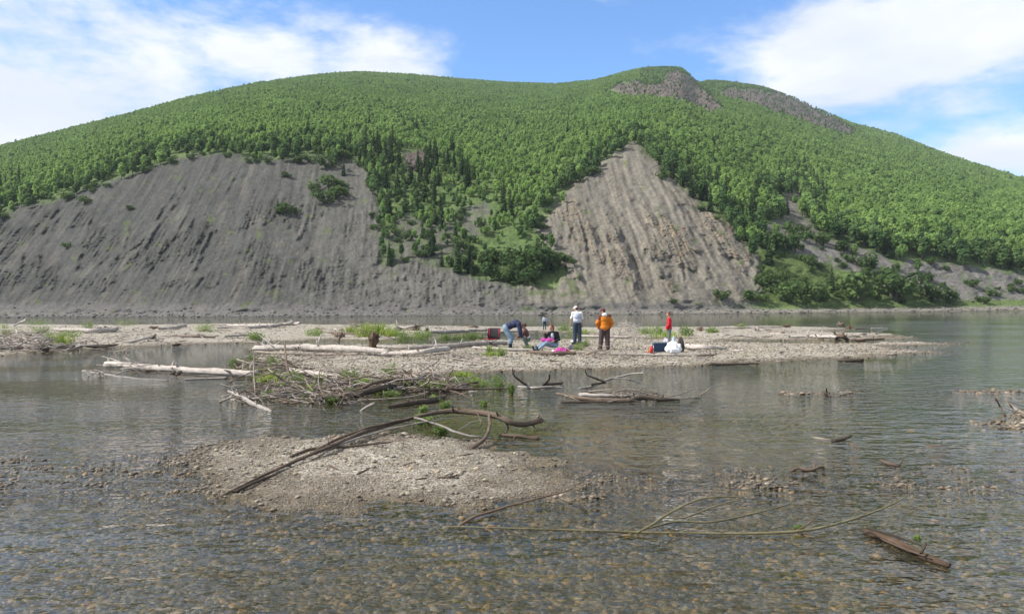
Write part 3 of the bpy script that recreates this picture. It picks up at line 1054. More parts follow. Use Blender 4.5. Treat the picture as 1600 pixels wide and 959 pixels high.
def bed_height(X, Y):
    px, py = d2p(X / Y, -H / Y)
    z = -.15 - .15 * sstep(Y, 13, 20) * (1 - .45 * sstep(Y, 28, 42)) - .6 * sstep(Y, 75, 110)
    z = z + .05 * fbm(X / 2.5, Y / 4.5, 4, .55, 303) * sstep(Y, 12, 15) * (1 - sstep(Y, 40, 55))
    z = z + .25 * sstep(-px, 100, 600) * -1 * sstep(Y, 14, 24)
    # stony shoals either side of the near spit that barely reach the surface
    cy_ = np.interp(px, [-100, 0, 300, 900, 1200, 1700], [745, 742, 745, 752, 752, 745])
    hw = np.interp(px, [-100, 0, 300, 900, 1200, 1700], [58, 56, 58, 36, 38, 34])
    sh = np.exp(-(np.abs(py - cy_ + 8 * fbm(X / 2.0, Y * 0, 2, .5, 299)) / hw) ** 4)
    z = z + sh * (np.interp(px, [-100, 280, 340, 860, 950, 1700], [.131, .133, .137, .137, .123, .126]) + .055 * fbm(X / .9, Y / .9, 4, .6, 301))
    sh2 = np.exp(-((py - 614) / 6.0) ** 2) * sstep(px, 1180, 1230) * (1 - sstep(px, 1330, 1380)) + np.exp(-((py - 611) / 6.0) ** 2) * sstep(px, 1440, 1500)
    z = np.maximum(z, z * (1 - sh2) + sh2 * (.005 + .03 * fbm(X / .8, Y / 2, 3, .5, 305)))
    # silty shelf under the brushwood
    sh3 = np.exp(-((py - 606) / 16.0) ** 2) * sstep(px, 330, 450) * (1 - sstep(px, 760, 900))
    z = z * (1 - sh3) + sh3 * (-.01 + .05 * fbm(X / 1.2, Y / 3, 3, .5, 307))
    sh4 = np.exp(-((py - 584) / 7.0) ** 2) * sstep(px, 150, 220) * (1 - sstep(px, 420, 480))
    z = z * (1 - sh4) + sh4 * -.03
    sh5 = np.exp(-(((px - 985) / 200) ** 2 + ((py - 688) / 40) ** 2)) + np.exp(-(((px - 780) / 160) ** 2 + ((py - 634) / 14) ** 2))
    z = z + (np.maximum(z, -.13 + .03 * fbm(X, Y, 2, .5, 309)) - z) * np.clip(sh5 * 1.3, 0, 1)
    for k, b in BARS.items():
        wob = 1.0
        jx = X + .5 * fbm(X / .9, Y / .9, 4, .6, 311) * (1 + .02 * Y)
        jy = Y + .6 * fbm(X / .9, Y / 1.1, 4, .6, 313) * (1 + .02 * Y)
        ins = inpoly(jx, jy, b['w'])
        d = polydist(jx, jy, b['w'])
        sd = np.where(ins, d, -d)
        up = b['h'] * (1 - np.exp(-np.maximum(sd, 0) * b['s'] / b['h'] * 2.0))
        up = up + np.where(ins, 1, 0) * (.028 + .10 * sstep(Y, 25, 32)) * fbm(X / (2.2 + .06 * Y), Y / 2.6, 4, .55, 317) * np.clip(sd / .5, 0, 1)
        dn = sd * .11 * (1 + .03 * Y)
        zz = np.where(ins, up + .002, dn)
        z = np.where(ins, np.maximum(zz, z), np.maximum(z, zz))
    z = z + .010 * fbm(X / .35, Y / .35, 3, .6, 331) * sstep(-Y, -40, -20)
    return z


NBU, NBY = 1250, 780
bu = np.linspace(-1.25, 1.25, NBU)
by = np.exp(np.linspace(math.log(3.4), math.log(245), NBY))
BY = np.broadcast_to(by[:, None], (NBY, NBU)).copy()
BX = BY * bu[None, :]
BZ = bed_height(BX, BY)
bpx, bpy_ = d2p(BX / BY, -H / BY)
sand = sstep(fbm(BX / 1.7, BY / 2.6, 4, .6, 341), .0, .45)
olive = np.exp(-(((bpx - 985) / 190) ** 2 + ((bpy_ - 685) / 42) ** 2)) + .8 * np.exp(-(((bpx - 780) / 170) ** 2 + ((bpy_ - 632) / 16) ** 2)) + .5 * np.exp(-(((bpx - 1150) / 150) ** 2 + ((bpy_ - 640) / 20) ** 2))
olive = np.clip(olive * 1.1 + .25 * sstep(fbm(BX / 3, BY / 6, 3, .5, 345), .1, .6) * (BZ < -.05), 0, 1)
bed_me = grid_mesh('riverbed', BX, BY, BZ, {'sand': sand, 'olive': olive})

m_bed, t, out = new_mat('riverbed_gravel')
geo = t.add('ShaderNodeNewGeometry').outputs['Position']
sp = t.add('ShaderNodeSeparateXYZ', {0: geo})
v1 = t.add('ShaderNodeTexVoronoi', {'Vector': geo, 'Scale': 17.0, 'Randomness': 1.0})
v2 = t.add('ShaderNodeTexVoronoi', {'Vector': geo, 'Scale': 42.0, 'Randomness': 1.0})
stone = t.ramp(t.add('ShaderNodeSeparateColor', {0: v1.outputs['Color']}).outputs[0],
               [(0, (.10, .095, .085)), (.3, (.19, .178, .16)), (.55, (.25, .232, .205)), (.8, (.32, .30, .27)), (.95, (.42, .40, .37))])
stone2 = t.ramp(t.add('ShaderNodeSeparateColor', {0: v2.outputs['Color']}).outputs[0],
                [(0, (.11, .10, .09)), (.35, (.20, .185, .165)), (.7, (.28, .26, .235)), (1, (.38, .36, .33))])
pn = t.noise(geo, 1.1, 4, .6)
stn = t.mix(t.rng(pn, .42, .6), stone, stone2)
nfine = t.noise(geo, 30, 4, .7)
sandc = t.mix(nfine, (.165, .148, .125), (.29, .265, .23))
sa = t.add('ShaderNodeAttribute', attribute_name='sand').outputs['Fac']
drycol = t.mix(1.0, t.mix(t.math('MULTIPLY', sa, .55), stn, sandc), (1.24, 1.20, 1.12, 1), 'MULTIPLY')
# submerged stones: algae and silt coat
hue = t.noise(geo, 2.3, 5, .7)
alg = t.ramp(hue, [(.3, (.030, .028, .018)), (.45, (.070, .057, .030)), (.6, (.120, .085, .036)), (.75, (.042, .038, .025))])
wetc = t.mix(.86, t.mix(1.0, drycol, (.62, .56, .46, 1), 'MULTIPLY'), alg)
ol = t.add('ShaderNodeAttribute', attribute_name='olive').outputs['Fac']
wetc = t.mix(t.math('MULTIPLY', ol, .85), wetc, t.mix(nfine, (.150, .118, .040), (.225, .175, .062)))
zf = t.rng(t.math('ADD', sp.outputs[2], t.math('MULTIPLY', t.math('SUBTRACT', pn, .5), .05)), -.03, .035)
damp = t.mix(1.0, drycol, (.55, .52, .49, 1), 'MULTIPLY')
c_ = t.mix(t.rng(t.math('ADD', sp.outputs[2], t.math('MULTIPLY', t.math('SUBTRACT', pn, .5), .10)), .02, .075), damp, drycol)
c_ = t.mix(zf, wetc, c_)
hgt = t.math('SUBTRACT', 1.0, v1.outputs['Distance'])
h2 = t.math('SUBTRACT', 1.0, v2.outputs['Distance'])
hs = t.math('ADD', t.math('MULTIPLY', hgt, .6), t.math('MULTIPLY', h2, .35))
bn = t.bump(hs, .7, .03)
pbsdf(t, out, c_, t.rng(zf, 0, 1, .55, .9), .3, bn)
bed = link('riverbed', bed_me, m_bed)
tag(bed, kind='structure')

# wide ground and bed beyond the detailed part
def box_plane(name, x0, x1, y0, y1, z, mat):
    me = bpy.data.meshes.new(name)
    me.from_pydata([(x0, y0, z), (x1, y0, z), (x1, y1, z), (x0, y1, z)], [], [(0, 1, 2, 3)])
    return link(name, me, mat)


tag(box_plane('ground', -1400, 1400, -1400, 1500, -2.6, m_bed), kind='structure')

# water surface
wu = np.concatenate([np.linspace(-9, -1.02, 14), np.linspace(-1, 1, 420), np.linspace(1.02, 9, 14)])
wy_ = np.concatenate([[-1300, -60, -10], np.exp(np.linspace(math.log(1.2), math.log(300), 420)), [700, 1450]])
WY = np.broadcast_to(wy_[:, None], (len(wy_), len(wu))).copy()
WX = np.clip(np.abs(WY).clip(30 * (WY < 1)) * wu[None, :], -1350, 1350)
inside = (WY > 3.4) & (WY < 245)
zb = np.full(WX.shape, -1.0)
zb[inside] = bed_height(WX[inside], WY[inside])
zb[(WY <= 3.4)] = -.2
zb[WY >= 245] = -2.0
depth = np.clip(-zb, 0, 3)
wpx, wpy = d2p(WX / np.where(np.abs(WY) < 1, 1, WY), -H / np.where(np.abs(WY) < 1, 1, WY))
# calm patches against riffles
calm = sstep(fbm(WX / 9, WY / 14, 3, .5, 351), .05, .4)
calm = np.maximum(calm, np.exp(-(((wpx - 60) / 190) ** 2 + ((wpy - 606) / 38) ** 2)) * 1.0)
calm = np.maximum(calm, .8 * np.exp(-(((wpx - 800) / 260) ** 2 + ((wpy - 665) / 40) ** 2)))
calm = np.maximum(calm, sstep(-wpy, -508, -500))
calm = calm * (WY > 3)
me = grid_mesh('water', WX, WY, np.zeros_like(WX), {'depth': depth, 'calm': np.clip(calm, 0, 1)})
m_wat, t, out = new_mat('river_water')
geo = t.add('ShaderNodeNewGeometry').outputs['Position']
dpt = t.add('ShaderNodeAttribute', attribute_name='depth').outputs['Fac']
cal = t.add('ShaderNodeAttribute', attribute_name='calm').outputs['Fac']
EPS = .012


def wave(off):
    v = t.vmath('ADD', geo, off)
    a_ = t.add('ShaderNodeMapping', {'Vector': v, 'Rotation': (0, 0, math.radians(12)), 'Scale': (.6, 1.0, 1)}).outputs[0]
    b_ = t.add('ShaderNodeMapping', {'Vector': v, 'Rotation': (0, 0, math.radians(-24)), 'Scale': (.75, 1.0, 1)}).outputs[0]
    h_ = t.math('MULTIPLY', t.noise(a_, 2.6, 1, .5), .070)
    h_ = t.math('ADD', h_, t.math('MULTIPLY', t.noise(b_, 7.5, 1, .5, dist=.3), .036))
    return t.math('ADD', h_, t.math('MULTIPLY', t.noise(a_, 22.0, 1, .6), .0105))


h0, hx, hy = wave((0, 0, 0)), wave((EPS, 0, 0)), wave((0, EPS, 0))
gust = t.noise(t.vmath('MULTIPLY', geo, (.05, .16, 1)), 1.0, 4, .6)
amp = t.math('MULTIPLY', t.rng(cal, 0, 1, 1.0, .38, smooth=False), t.rng(gust, .38, .62, .40, 1.35))
sx_ = t.math('MULTIPLY', t.math('SUBTRACT', h0, hx), t.math('DIVIDE', amp, EPS))
sy_ = t.math('MULTIPLY', t.math('SUBTRACT', h0, hy), t.math('DIVIDE', amp, EPS))
bn = t.vmath('NORMALIZE', t.add('ShaderNodeCombineXYZ', {0: sx_, 1: sy_, 2: 1.0}).outputs[0])
fr = t.add('ShaderNodeFresnel', {'IOR': 1.333, 'Normal': bn}).outputs[0]
gl = t.add('ShaderNodeBsdfGlossy', {'Color': (1, 1, 1, 1), 'Roughness': .03, 'Normal': bn})
tint = t.mix(t.rng(dpt, 0, .7, 0, 1, False), (.97, .97, .95), (.70, .72, .60))
tp = t.add('ShaderNodeBsdfTransparent', {'Color': tint})
murk = t.add('ShaderNodeBsdfDiffuse', {'Color': (.125, .125, .075, 1)})
mk = t.math('SUBTRACT', 1.0, t.math('POWER', 2.718, t.math('MULTIPLY', dpt, -1.1)))
un = t.add('ShaderNodeMixShader', {0: mk, 1: tp.outputs[0], 2: murk.outputs[0]})
fin = t.add('ShaderNodeMixShader', {0: t.math('MINIMUM', fr, .92), 1: un.outputs[0], 2: gl.outputs[0]})
t.l.new(fin.outputs[0], out.inputs[0])
water = link('water', me, m_wat)
tag(water, kind='structure')


def ground_z(x, y):
    fu = min(max((x / y - bu[0]) / (bu[1] - bu[0]), 0), NBU - 1.001)
    fy = min(max(math.log(max(y, 3.4) / 3.4) / math.log(245 / 3.4) * (NBY - 1), 0), NBY - 1.001)
    j, i = int(fu), int(fy)
    fu -= j
    fy -= i
    return float((BZ[i, j] * (1 - fu) + BZ[i, j + 1] * fu) * (1 - fy) + (BZ[i + 1, j] * (1 - fu) + BZ[i + 1, j + 1] * fu) * fy)


def on_bar(px, py):
    """world point of the bar or bed surface seen at a photo pixel (falls back to the water level)"""
    z = 0.0
    for _ in range(6):
        p_ = on_level(px, py, z)
        z = max(0.0, ground_z(p_.x, p_.y))
    return on_level(px, py, z)


# ---- loose stones, far too many to count
def make_stone(i):
    rs_ = np.random.default_rng(400 + i)
    bm = bmesh.new()
    bmesh.ops.create_icosphere(bm, subdivisions=2, radius=.5)
    off = rs_.uniform(0, 50, 3)
    ax = np.array((1.0, rs_.uniform(.65, .95), rs_.uniform(.38, .62)))
    for v in bm.verts:
        d = np.array(v.co)
        k = 1 + .30 * float(perlin(d[0] * 1.6 + off[0], d[1] * 1.6 + d[2] * 1.3 + off[1]))
        v.co = Vector(d * k * ax)
    me_ = bpy.data.meshes.new('stone')
    bm.to_mesh(me_)
    bm.free()
    me_.polygons.foreach_set('use_smooth', np.ones(len(me_.polygons), bool))
    return me_


m_st, t, out = new_mat('stone')
oi = t.add('ShaderNodeObjectInfo')
geo = t.add('ShaderNodeNewGeometry').outputs['Position']
sp = t.add('ShaderNodeSeparateXYZ', {0: geo})
colr = t.ramp(oi.outputs['Random'], [(0, (.085, .078, .07)), (.18, (.15, .137, .12)), (.34, (.21, .19, .162)), (.46, (.19, .155, .115)), (.6, (.26, .237, .205)), (.74, (.13, .12, .11)),
                                     (.86, (.32, .297, .265)), (.93, (.26, .205, .15)), (.975, (.42, .395, .36)), (.995, (.33, .23, .13))])
nn = t.noise(geo, 38, 4, .65)
colr = t.mix(1.0, colr, (1.24, 1.20, 1.12, 1), 'MULTIPLY')
colr = t.mix(1.0, colr, t.ramp(nn, [(.3, (.75, .75, .75)), (.7, (1.2, 1.2, 1.18))]), 'MULTIPLY')
coat = t.ramp(oi.outputs['Random'], [(0, (.022, .020, .014)), (.22, (.090, .070, .038)), (.4, (.034, .031, .022)), (.52, (.150, .100, .032)), (.60, (.055, .050, .035)), (.8, (.155, .128, .082)), (.9, (.32, .175, .040)), (1, (.095, .078, .050))])
wetstone = t.mix(.80, t.mix(1.0, colr, (.55, .52, .46, 1), 'MULTIPLY'), coat)
pz = t.noise(geo, 1.1, 4, .6)
zz_ = t.math('ADD', sp.outputs[2], t.math('MULTIPLY', t.math('SUBTRACT', pz, .5), .05))
f1 = t.rng(zz_, -.015, .02)
f2 = t.rng(t.math('ADD', sp.outputs[2], t.math('MULTIPLY', t.math('SUBTRACT', pz, .5), .08)), .015, .075)
c_ = t.mix(f2, t.mix(1.0, colr, (.55, .52, .48, 1), 'MULTIPLY'), colr)
c_ = t.mix(f1, wetstone, c_)
pbsdf(t, out, c_, t.rng(f2, 0, 1, .45, .85), .35, t.bump(nn, .3, .01))
M_stone = m_st
STONES = [make_stone(i) for i in range(8)]
for s_ in STONES:
    s_.materials.append(M_stone)


def scatter_px(n, x0, x1, y0, y1, fn, seed, wpow=1.0):
    """random ground positions over a photo region, uniform over the ground; fn(X, Y, Z, px, py) gives the keep chance"""
    r_ = np.random.default_rng(seed)
    Ya = -(H) / p2d(800, y0)[1]
    Yb = -(H) / p2d(800, y1)[1]
    Ylo, Yhi = min(Ya, Yb), max(Ya, Yb)
    Y = Ylo + (Yhi - Ylo) * r_.uniform(0, 1, n)
    Y = np.where(r_.uniform(0, 1, n) < .5, Y, Ylo * (Yhi / Ylo) ** r_.uniform(0, 1, n))
    px = r_.uniform(x0, x1, n)
    X = (px - CX) / F * Y
    Z = bed_height(X, Y)
    px, py = d2p(X / Y, -H / Y)
    k = r_.uniform(0, 1, n) < fn(X, Y, Z, px, py)
    return X[k], Y[k], Z[k]


def stones(name, n, region, size, fn, seed, label, sink=.18):
    X, Y, Z = scatter_px(n, *region, fn, seed)
    r_ = np.random.default_rng(seed + 1)
    m_ = len(X)
    s_ = size[0] * (size[1] / size[0]) ** (r_.uniform(0, 1, m_) ** 2.8)
    P = np.stack([X, Y, Z + s_ * (.25 - sink)], 1)
    sc_ = np.stack([s_ * r_.uniform(.85, 1.3, m_), s_, s_ * r_.uniform(.8, 1.1, m_)], 1)
    rt_ = np.stack([r_.uniform(-.35, .35, m_), r_.uniform(-.35, .35, m_), r_.uniform(0, 6.28, m_)], 1)
    print(name, m_)
    return gn_scatter(name, STONES, P, sc_, rt_, r_.integers(0, 8, m_), label, 'stones')


stones('gravel', 170000, (240, 960, 676, 812), (.007, .030), lambda X, Y, Z, px, py: np.where(Z > -.02, .9, .25) * (.25 + .75 * sstep(fbm(X / .7, Y / .9, 3, .6, 411), -.15, .2)), 1001,
       'loose grey gravel covering the low spit in front')
stones('cobbles', 80000, (-60, 1700, 676, 806), (.013, .075), lambda X, Y, Z, px, py: np.clip(.15 + 10 * (Z + .07), 0, 1) * np.where((px > 330) & (px < 900), .16 * (.2 + sstep(fbm(X / 1.1, Y / 1.1, 3, .6, 421), -.1, .25)), .8), 1003,
       'scattered wet stones showing along the shallow riffle', sink=.1)
stones('river_stones', 170000, (-80, 1700, 775, 985), (.016, .10), lambda X, Y, Z, px, py: np.where(Z < -.03, 1, .0) * sstep(py, 785, 850), 1005,
       'brown and ochre stones on the shallow river bottom in front', sink=.12)
stones('bar_gravel', 60000, (380, 1560, 529, 592), (.035, .12), lambda X, Y, Z, px, py: np.where(Z > .0, .6, .05), 1007,
       'pale gravel of the long bar on which the people stand', sink=.12)
stones('channel_stones', 26000, (-60, 1700, 590, 700), (.03, .15), lambda X, Y, Z, px, py: np.where(Z < .02, .55 * sstep(fbm(X / 2.2, Y / 3.5, 3, .6, 431), -.2, .3) + .05, .05), 1021,
       'scattered stones on the shallow bottom of the channel between the spit and the bar')
stones('shoal_stones', 9000, (1170, 1680, 600, 682), (.04, .17), lambda X, Y, Z, px, py: np.where(Z > -.05, .8, .012), 1009,
       'small pale stones breaking the surface on the right')
stones('far_gravel', 30000, (-80, 1450, 506, 560), (.05, .17), lambda X, Y, Z, px, py: np.where(Z > .0, .5, .04), 1011,
       'pale gravel of the far bar behind the people')

# boulders and broken rock along the far shore
r6 = np.random.default_rng(606)
n6 = 2600
uu6 = r6.uniform(-.66, .66, n6)
rs6 = np.interp(uu6, U, rs)
rr6 = rs6 + np.abs(r6.normal(0, .0045, n6)) * np.where(r6.uniform(0, 1, n6) < .6, .5, 1.3)
x6, y6, z6 = hill_at(uu6, rr6)
s6 = .18 * 6 ** (r6.uniform(0, 1, n6) ** 2.6)
m_rk, t, out = new_mat('shore_rock')
geo = t.add('ShaderNodeNewGeometry').outputs['Position']
nr_ = t.noise(geo, 3.0, 5, .65)
oi = t.add('ShaderNodeObjectInfo')
pbsdf(t, out, t.mix(oi.outputs['Random'], t.mix(nr_, (.075, .072, .066), (.13, .125, .115)), t.mix(nr_, (.12, .115, .105), (.20, .19, .17))), .9, .2, t.bump(nr_, .5, .1))
ROCKS = []
for s_ in STONES:
    k_ = s_.copy()
    k_.materials.clear()
    k_.materials.append(m_rk)
    ROCKS.append(k_)
gn_scatter('shore_rocks', ROCKS, np.stack([x6, y6, z6 + s6 * .08], 1), np.stack([s6 * 1.2, s6, s6], 1), np.stack([r6.uniform(-.5, .5, n6), r6.uniform(-.5, .5, n6), r6.uniform(0, 6.28, n6)], 1),
           r6.integers(0, 8, n6), 'broken grey rocks along the far shore at the foot of the hill', 'rocks')

# ------------------------------------------------------------------ driftwood
def wood_mat(name, a, b, crack, rough=.85):
    m_, t, out = new_mat(name)
    co_ = t.add('ShaderNodeTexCoord').outputs['Object']
    oi = t.add('ShaderNodeObjectInfo').outputs['Random']
    uv = t.add('ShaderNodeAttribute', attribute_name='along').outputs['Vector']
    n1_ = t.noise(t.vmath('MULTIPLY', uv, (1.1, 7.0, 7.0)), 3.0, 5, .65)
    n2_ = t.noise(co_, 5.0, 4, .6)
    c_ = t.mix(t.rng(n1_, .3, .7), a, b)
    c_ = t.mix(1.0, c_, t.ramp(n2_, [(.3, (.72, .70, .68)), (.65, (1.12, 1.1, 1.08))]), 'MULTIPLY')
    c_ = t.mix(t.rng(n1_, .56, .66), c_, crack)
    c_ = t.mix(1.0, c_, t.ramp(oi, [(0, (.82, .82, .82)), (1, (1.1, 1.08, 1.05))]), 'MULTIPLY')
    pbsdf(t, out, c_, rough, .2, t.bump(n1_, .9, .025))
    return m_


WOOD = {
    'white': wood_mat('bleached_wood', (.38, .34, .31), (.60, .56, .53), (.16, .13, .11)),
    'grey': wood_mat('grey_wood', (.33, .30, .28), (.48, .44, .41), (.14, .12, .10)),
    'brown': wood_mat('brown_wood', (.115, .085, .066), (.25, .195, .155), (.04, .028, .022)),
    'dark': wood_mat('dark_wet_wood', (.060, .047, .038), (.14, .11, .085), (.02, .015, .012), .6),
    'rot': wood_mat('rotten_wood', (.055, .038, .028), (.22, .150, .105), (.018, .012, .009)),
    'twig': wood_mat('twig_wood', (.25, .21, .175), (.44, .39, .34), (.13, .10, .08)),
    'green': wood_mat('green_willow_bark', (.22, .20, .105), (.40, .36, .22), (.16, .12, .07), .7),
    'red': wood_mat('reddish_willow_bark', (.24, .15, .095), (.42, .30, .22), (.14, .08, .05), .6),
}


def place(px, py, lift=0.0):
    z = lift
    for _ in range(6):
        p_ = on_level(px, py, z)
        z = max(-.02, ground_z(p_.x, p_.y)) + lift
    return on_level(px, py, z)


def resample(P, Rr, step):
    out, ro = [], []
    n = len(P)
    for i in range(n - 1):
        p0 = P[max(i - 1, 0)]
        p1, p2 = P[i], P[i + 1]
        p3 = P[min(i + 2, n - 1)]
        k = max(2, int((p2 - p1).length / step))
        k = min(k, 14)
        for j in range(k):
            s_ = j / k
            out.append(.5 * ((2 * p1) + (p2 - p0) * s_ + (2 * p0 - 5 * p1 + 4 * p2 - p3) * s_ * s_ + (3 * p1 - p0 - 3 * p2 + p3) * s_ ** 3))
            ro.append(Rr[i] * (1 - s_) + Rr[i + 1] * s_)
    out.append(P[-1])
    ro.append(Rr[-1])
    return out, ro


def wood_mesh(name, P, Rr, style, seed=0, wob=.25, n=9):
    r_ = np.random.default_rng(500 + seed)
    L = sum((P[i + 1] - P[i]).length for i in range(len(P) - 1))
    pts, rad = resample(P, Rr, max(.05, L / 26))
    m_ = len(pts)
    for i in range(m_):
        w_ = rad[i] * wob
        pts[i] = pts[i] + Vector((perlin(i * .35, seed * 3.3) * w_ * 2, perlin(i * .35, seed * 3.3 + 50) * w_ * 2, perlin(i * .35, seed * 3.3 + 99) * w_ * 1.6))
        rad[i] *= 1 + .25 * float(perlin(i * .6, seed * 1.7 + 7))
    if max(rad) > .04:
        n = 18
    V, Fc = tube(pts, rad, n, True, .05, r_)
    if n == 18:
        acc_ = 0
        for i in range(m_):
            if i:
                acc_ += (pts[i] - pts[i - 1]).length
            for k in range(n):
                an = 2 * math.pi * k / n
                gk = float(perlin(math.cos(an) * 2.6 + seed * 3.1, math.sin(an) * 2.6 + acc_ * .8)) + .6 * float(perlin(math.cos(an) * 6 + acc_ * 1.2, math.sin(an) * 6 + seed))
                d = V[i * n + k] - pts[i]
                V[i * n + k] = pts[i] + d * (1 + (.55 if style == 'rot' else .28) * gk)
    # splintered ends
    for k in range(n):
        for base, d in ((0, pts[0] - pts[1]), ((m_ - 1) * n, pts[-1] - pts[-2])):
            V[base + k] = V[base + k] + d.normalized() * rad[0 if base == 0 else -1] * r_.uniform(-.2, 1.5)
    me_ = bpy.data.meshes.new(name)
    me_.from_pydata([tuple(v) for v in V], [], Fc)
    at = me_.attributes.new('along', 'FLOAT_VECTOR', 'POINT')
    acc = 0
    buf = np.zeros((len(V), 3), np.float32)
    for i in range(m_):
        if i:
            acc += (pts[i] - pts[i - 1]).length
        for k in range(n):
            an = 2 * math.pi * k / n
            buf[i * n + k] = (acc * .35 + seed, math.cos(an) * .35, math.sin(an) * .35)
    at.data.foreach_set('vector', buf.ravel())
    me_.polygons.foreach_set('use_smooth', np.ones(len(me_.polygons), bool))
    me_.materials.append(WOOD[style])
    me_.update()
    return me_


_ws = [0]


def knots(o, P, Rr, style, seed):
    """broken branch stubs along a trunk"""
    r_ = np.random.default_rng(1500 + seed)
    L = sum((P[i + 1] - P[i]).length for i in range(len(P) - 1))
    for k in range(int(min(7, 2 + L * .9))):
        i = int(r_.integers(0, len(P) - 1))
        s_ = r_.uniform(.1, .9)
        c = P[i].lerp(P[i + 1], s_) - P[0]
        rr = Rr[i] * (1 - s_) + Rr[i + 1] * s_
        ax = (P[i + 1] - P[i]).normalized()
        d = Vector(r_.normal(size=3))
        d.z = abs(d.z)
        d = (d - ax * d.dot(ax)).normalized()
        ln = rr * r_.uniform(1.2, 3.5)
        q_ = rr * r_.uniform(.18, .38)
        MB().add(tube([c + d * rr * .5, c + d * (rr + ln * .5) + ax * ln * .15, c + d * (rr + ln) + ax * ln * r_.uniform(0, .5)], [q_ * 1.3, q_, q_ * .45], 6, True, .12, r_)).build('stub', WOOD[style], o)


def wood(name, pts, rpx, style, label, cat='driftwood', group=None, branches=(), lift0=None, wob=.25):
    """a log or branch through photo points (px, py[, lift]); rpx = half thickness in photo pixels"""
    P = []
    Rr = []
    for i, q_ in enumerate(pts):
        px, py = q_[0], q_[1]
        rp = rpx[i] if isinstance(rpx, (list, tuple)) else rpx
        lf = q_[2] if len(q_) > 2 else None
        p_ = place(px, py, 0)
        r_m = rp * p_.y / F
        p_ = place(px, py, (r_m * .8 if lf is None else lf))
        P.append(p_)
        Rr.append(r_m)
    _ws[0] += 1
    org = P[0].copy()
    me_ = wood_mesh(name, [p_ - org for p_ in P], Rr, style, _ws[0], wob)
    o = link(name, me_)
    o.location = org
    if rpx is not None and len(P) > 2 and max(Rr) > .035 and style != 'rot':
        knots(o, P, Rr, style, _ws[0])
    tag(o, label, cat, group)
    for bpts, brp, *st in branches:
        BP, BR = [], []
        for i, q_ in enumerate(bpts):
            rp = brp[i] if isinstance(brp, (list, tuple)) else brp
            p_ = place(q_[0], q_[1], q_[2] if len(q_) > 2 else .03)
            BP.append(p_ - org)
            BR.append(rp * p_.y / F)
        _ws[0] += 1
        link('branch', wood_mesh('branch', BP, BR, st[0] if st else style, _ws[0], .4, 6), None, o)
    return o


def root_plate(parent, px, py, rad_px, style='dark', seed=0, lift=0.1, name='root_plate'):
    """the torn root end of a log: a knot of short tapering roots"""
    r_ = np.random.default_rng(900 + seed)
    c = place(px, py, lift)
    rm = rad_px * c.y / F
    org = parent.location if parent is not None else c
    b = MB()
    for k in range(16):
        d = Vector(r_.normal(size=3))
        d.z = abs(d.z) * .8 - .1
        d.normalize()
        e = d * rm * r_.uniform(.6, 1.25)
        mid_ = e * .5 + Vector(r_.normal(size=3)) * rm * .18
        b.add(tube([c - org, c - org + mid_, c - org + e], [rm * .28, rm * .13, rm * .03], 6))
    o = b.build(name, WOOD[style], parent)
    if parent is None:
        o.location = c
    return o


G1 = 'bleached logs lying on the bars'
o = wood('driftwood_log', [(168, 568, .16), (240, 574, .16), (300, 578, .16), (345, 581, .15), (398, 584, .14)], [4.2, 4.6, 4.6, 5.0, 4.6], 'white',
         'long bleached white log floating at left, a dark root stump under its middle', group=G1, wob=.15,
         branches=(([(172, 570, .1), (169, 560, .3), (172, 552, .5)], [2, 1.3, .6]), ([(200, 571, .15), (180, 562, .3), (160, 556, .4)], [1.5, 1, .5]),
                   ([(268, 575, .2), (270, 566, .35), (273, 563, .4)], [1.2, 1, .5])))
root_plate(None, 276, 583, 10, 'dark', 1, .12, 'root_stump')
tag(bpy.context.scene.objects['root_stump'], 'dark round root stump under the long white log at left', 'stump')
wood('driftwood_log', [(130, 579, .02), (165, 585, .03), (200, 590, .02), (262, 594, .02)], [1.5, 2.0, 1.8, 1.0], 'grey', 'thin forked grey branch in front of the long white log at left',
     branches=(([(165, 585, .03), (150, 578, .15), (128, 580, .1)], [1.5, 1, .5]), ([(178, 586, .03), (205, 577, .15), (228, 580, .05)], [1.5, 1, .6])))
wood('driftwood_log', [(290, 592, .04), (330, 591, .04), (352, 590, .05)], [1.3, 1.6, 2.2], 'grey', 'short grey stick below the right half of the long white log')
wood('driftwood_log', [(398, 543, .2), (440, 543, .2), (480, 542, .2), (530, 544, .2), (575, 546, .2), (605, 549, .18)], [3.2, 4.4, 4.6, 5, 4.2, 3.4], 'white',
     'big bleached white log across the left of the gravel bar, left of the post', group=G1, wob=.15,
     branches=(([(420, 543, .3), (408, 536, .5), (392, 531, .7)], [1.3, 1, .5]), ([(428, 541, .3), (414, 530, .6), (404, 522, .8)], [1.0, .8, .4])))
wood('driftwood_log', [(398, 549, .1), (440, 551, .08), (500, 553, .08), (560, 552, .08)], [1.5, 2, 1.6, 1.2], 'twig', 'thin brown pole lying along the front of the big white log')
root_plate(None, 468, 543, 9, 'brown', 2, .15, 'root_wad')
tag(bpy.context.scene.objects['root_wad'], 'small brown root tangle lodged on the big white log', 'roots')
wood('driftwood_log', [(600, 552, .12), (630, 551, .14), (660, 549, .15), (680, 546, .17), (700, 545, .17)], [3.0, 3.2, 3.0, 3.6, 4.2], 'white',
     'curved white log right of the upright post, its thick end at the right', group=G1, wob=.15)
wood('driftwood_log', [(585, 541, .15), (640, 542, .15), (700, 540, .15), (752, 536, .15), (790, 535, .12)], [2.2, 2.6, 3.2, 3.0, 2.4], 'grey',
     'long straight grey log lying behind the curved white log, ending beside the folding chair', group=G1, wob=.12)
wood('driftwood_post', [(582, 548, -.05), (582, 538, .28), (583, 527, .60)], [4.4, 4.2, 4.6], 'rot', 'short brown post stump standing upright beside the white logs', 'post')
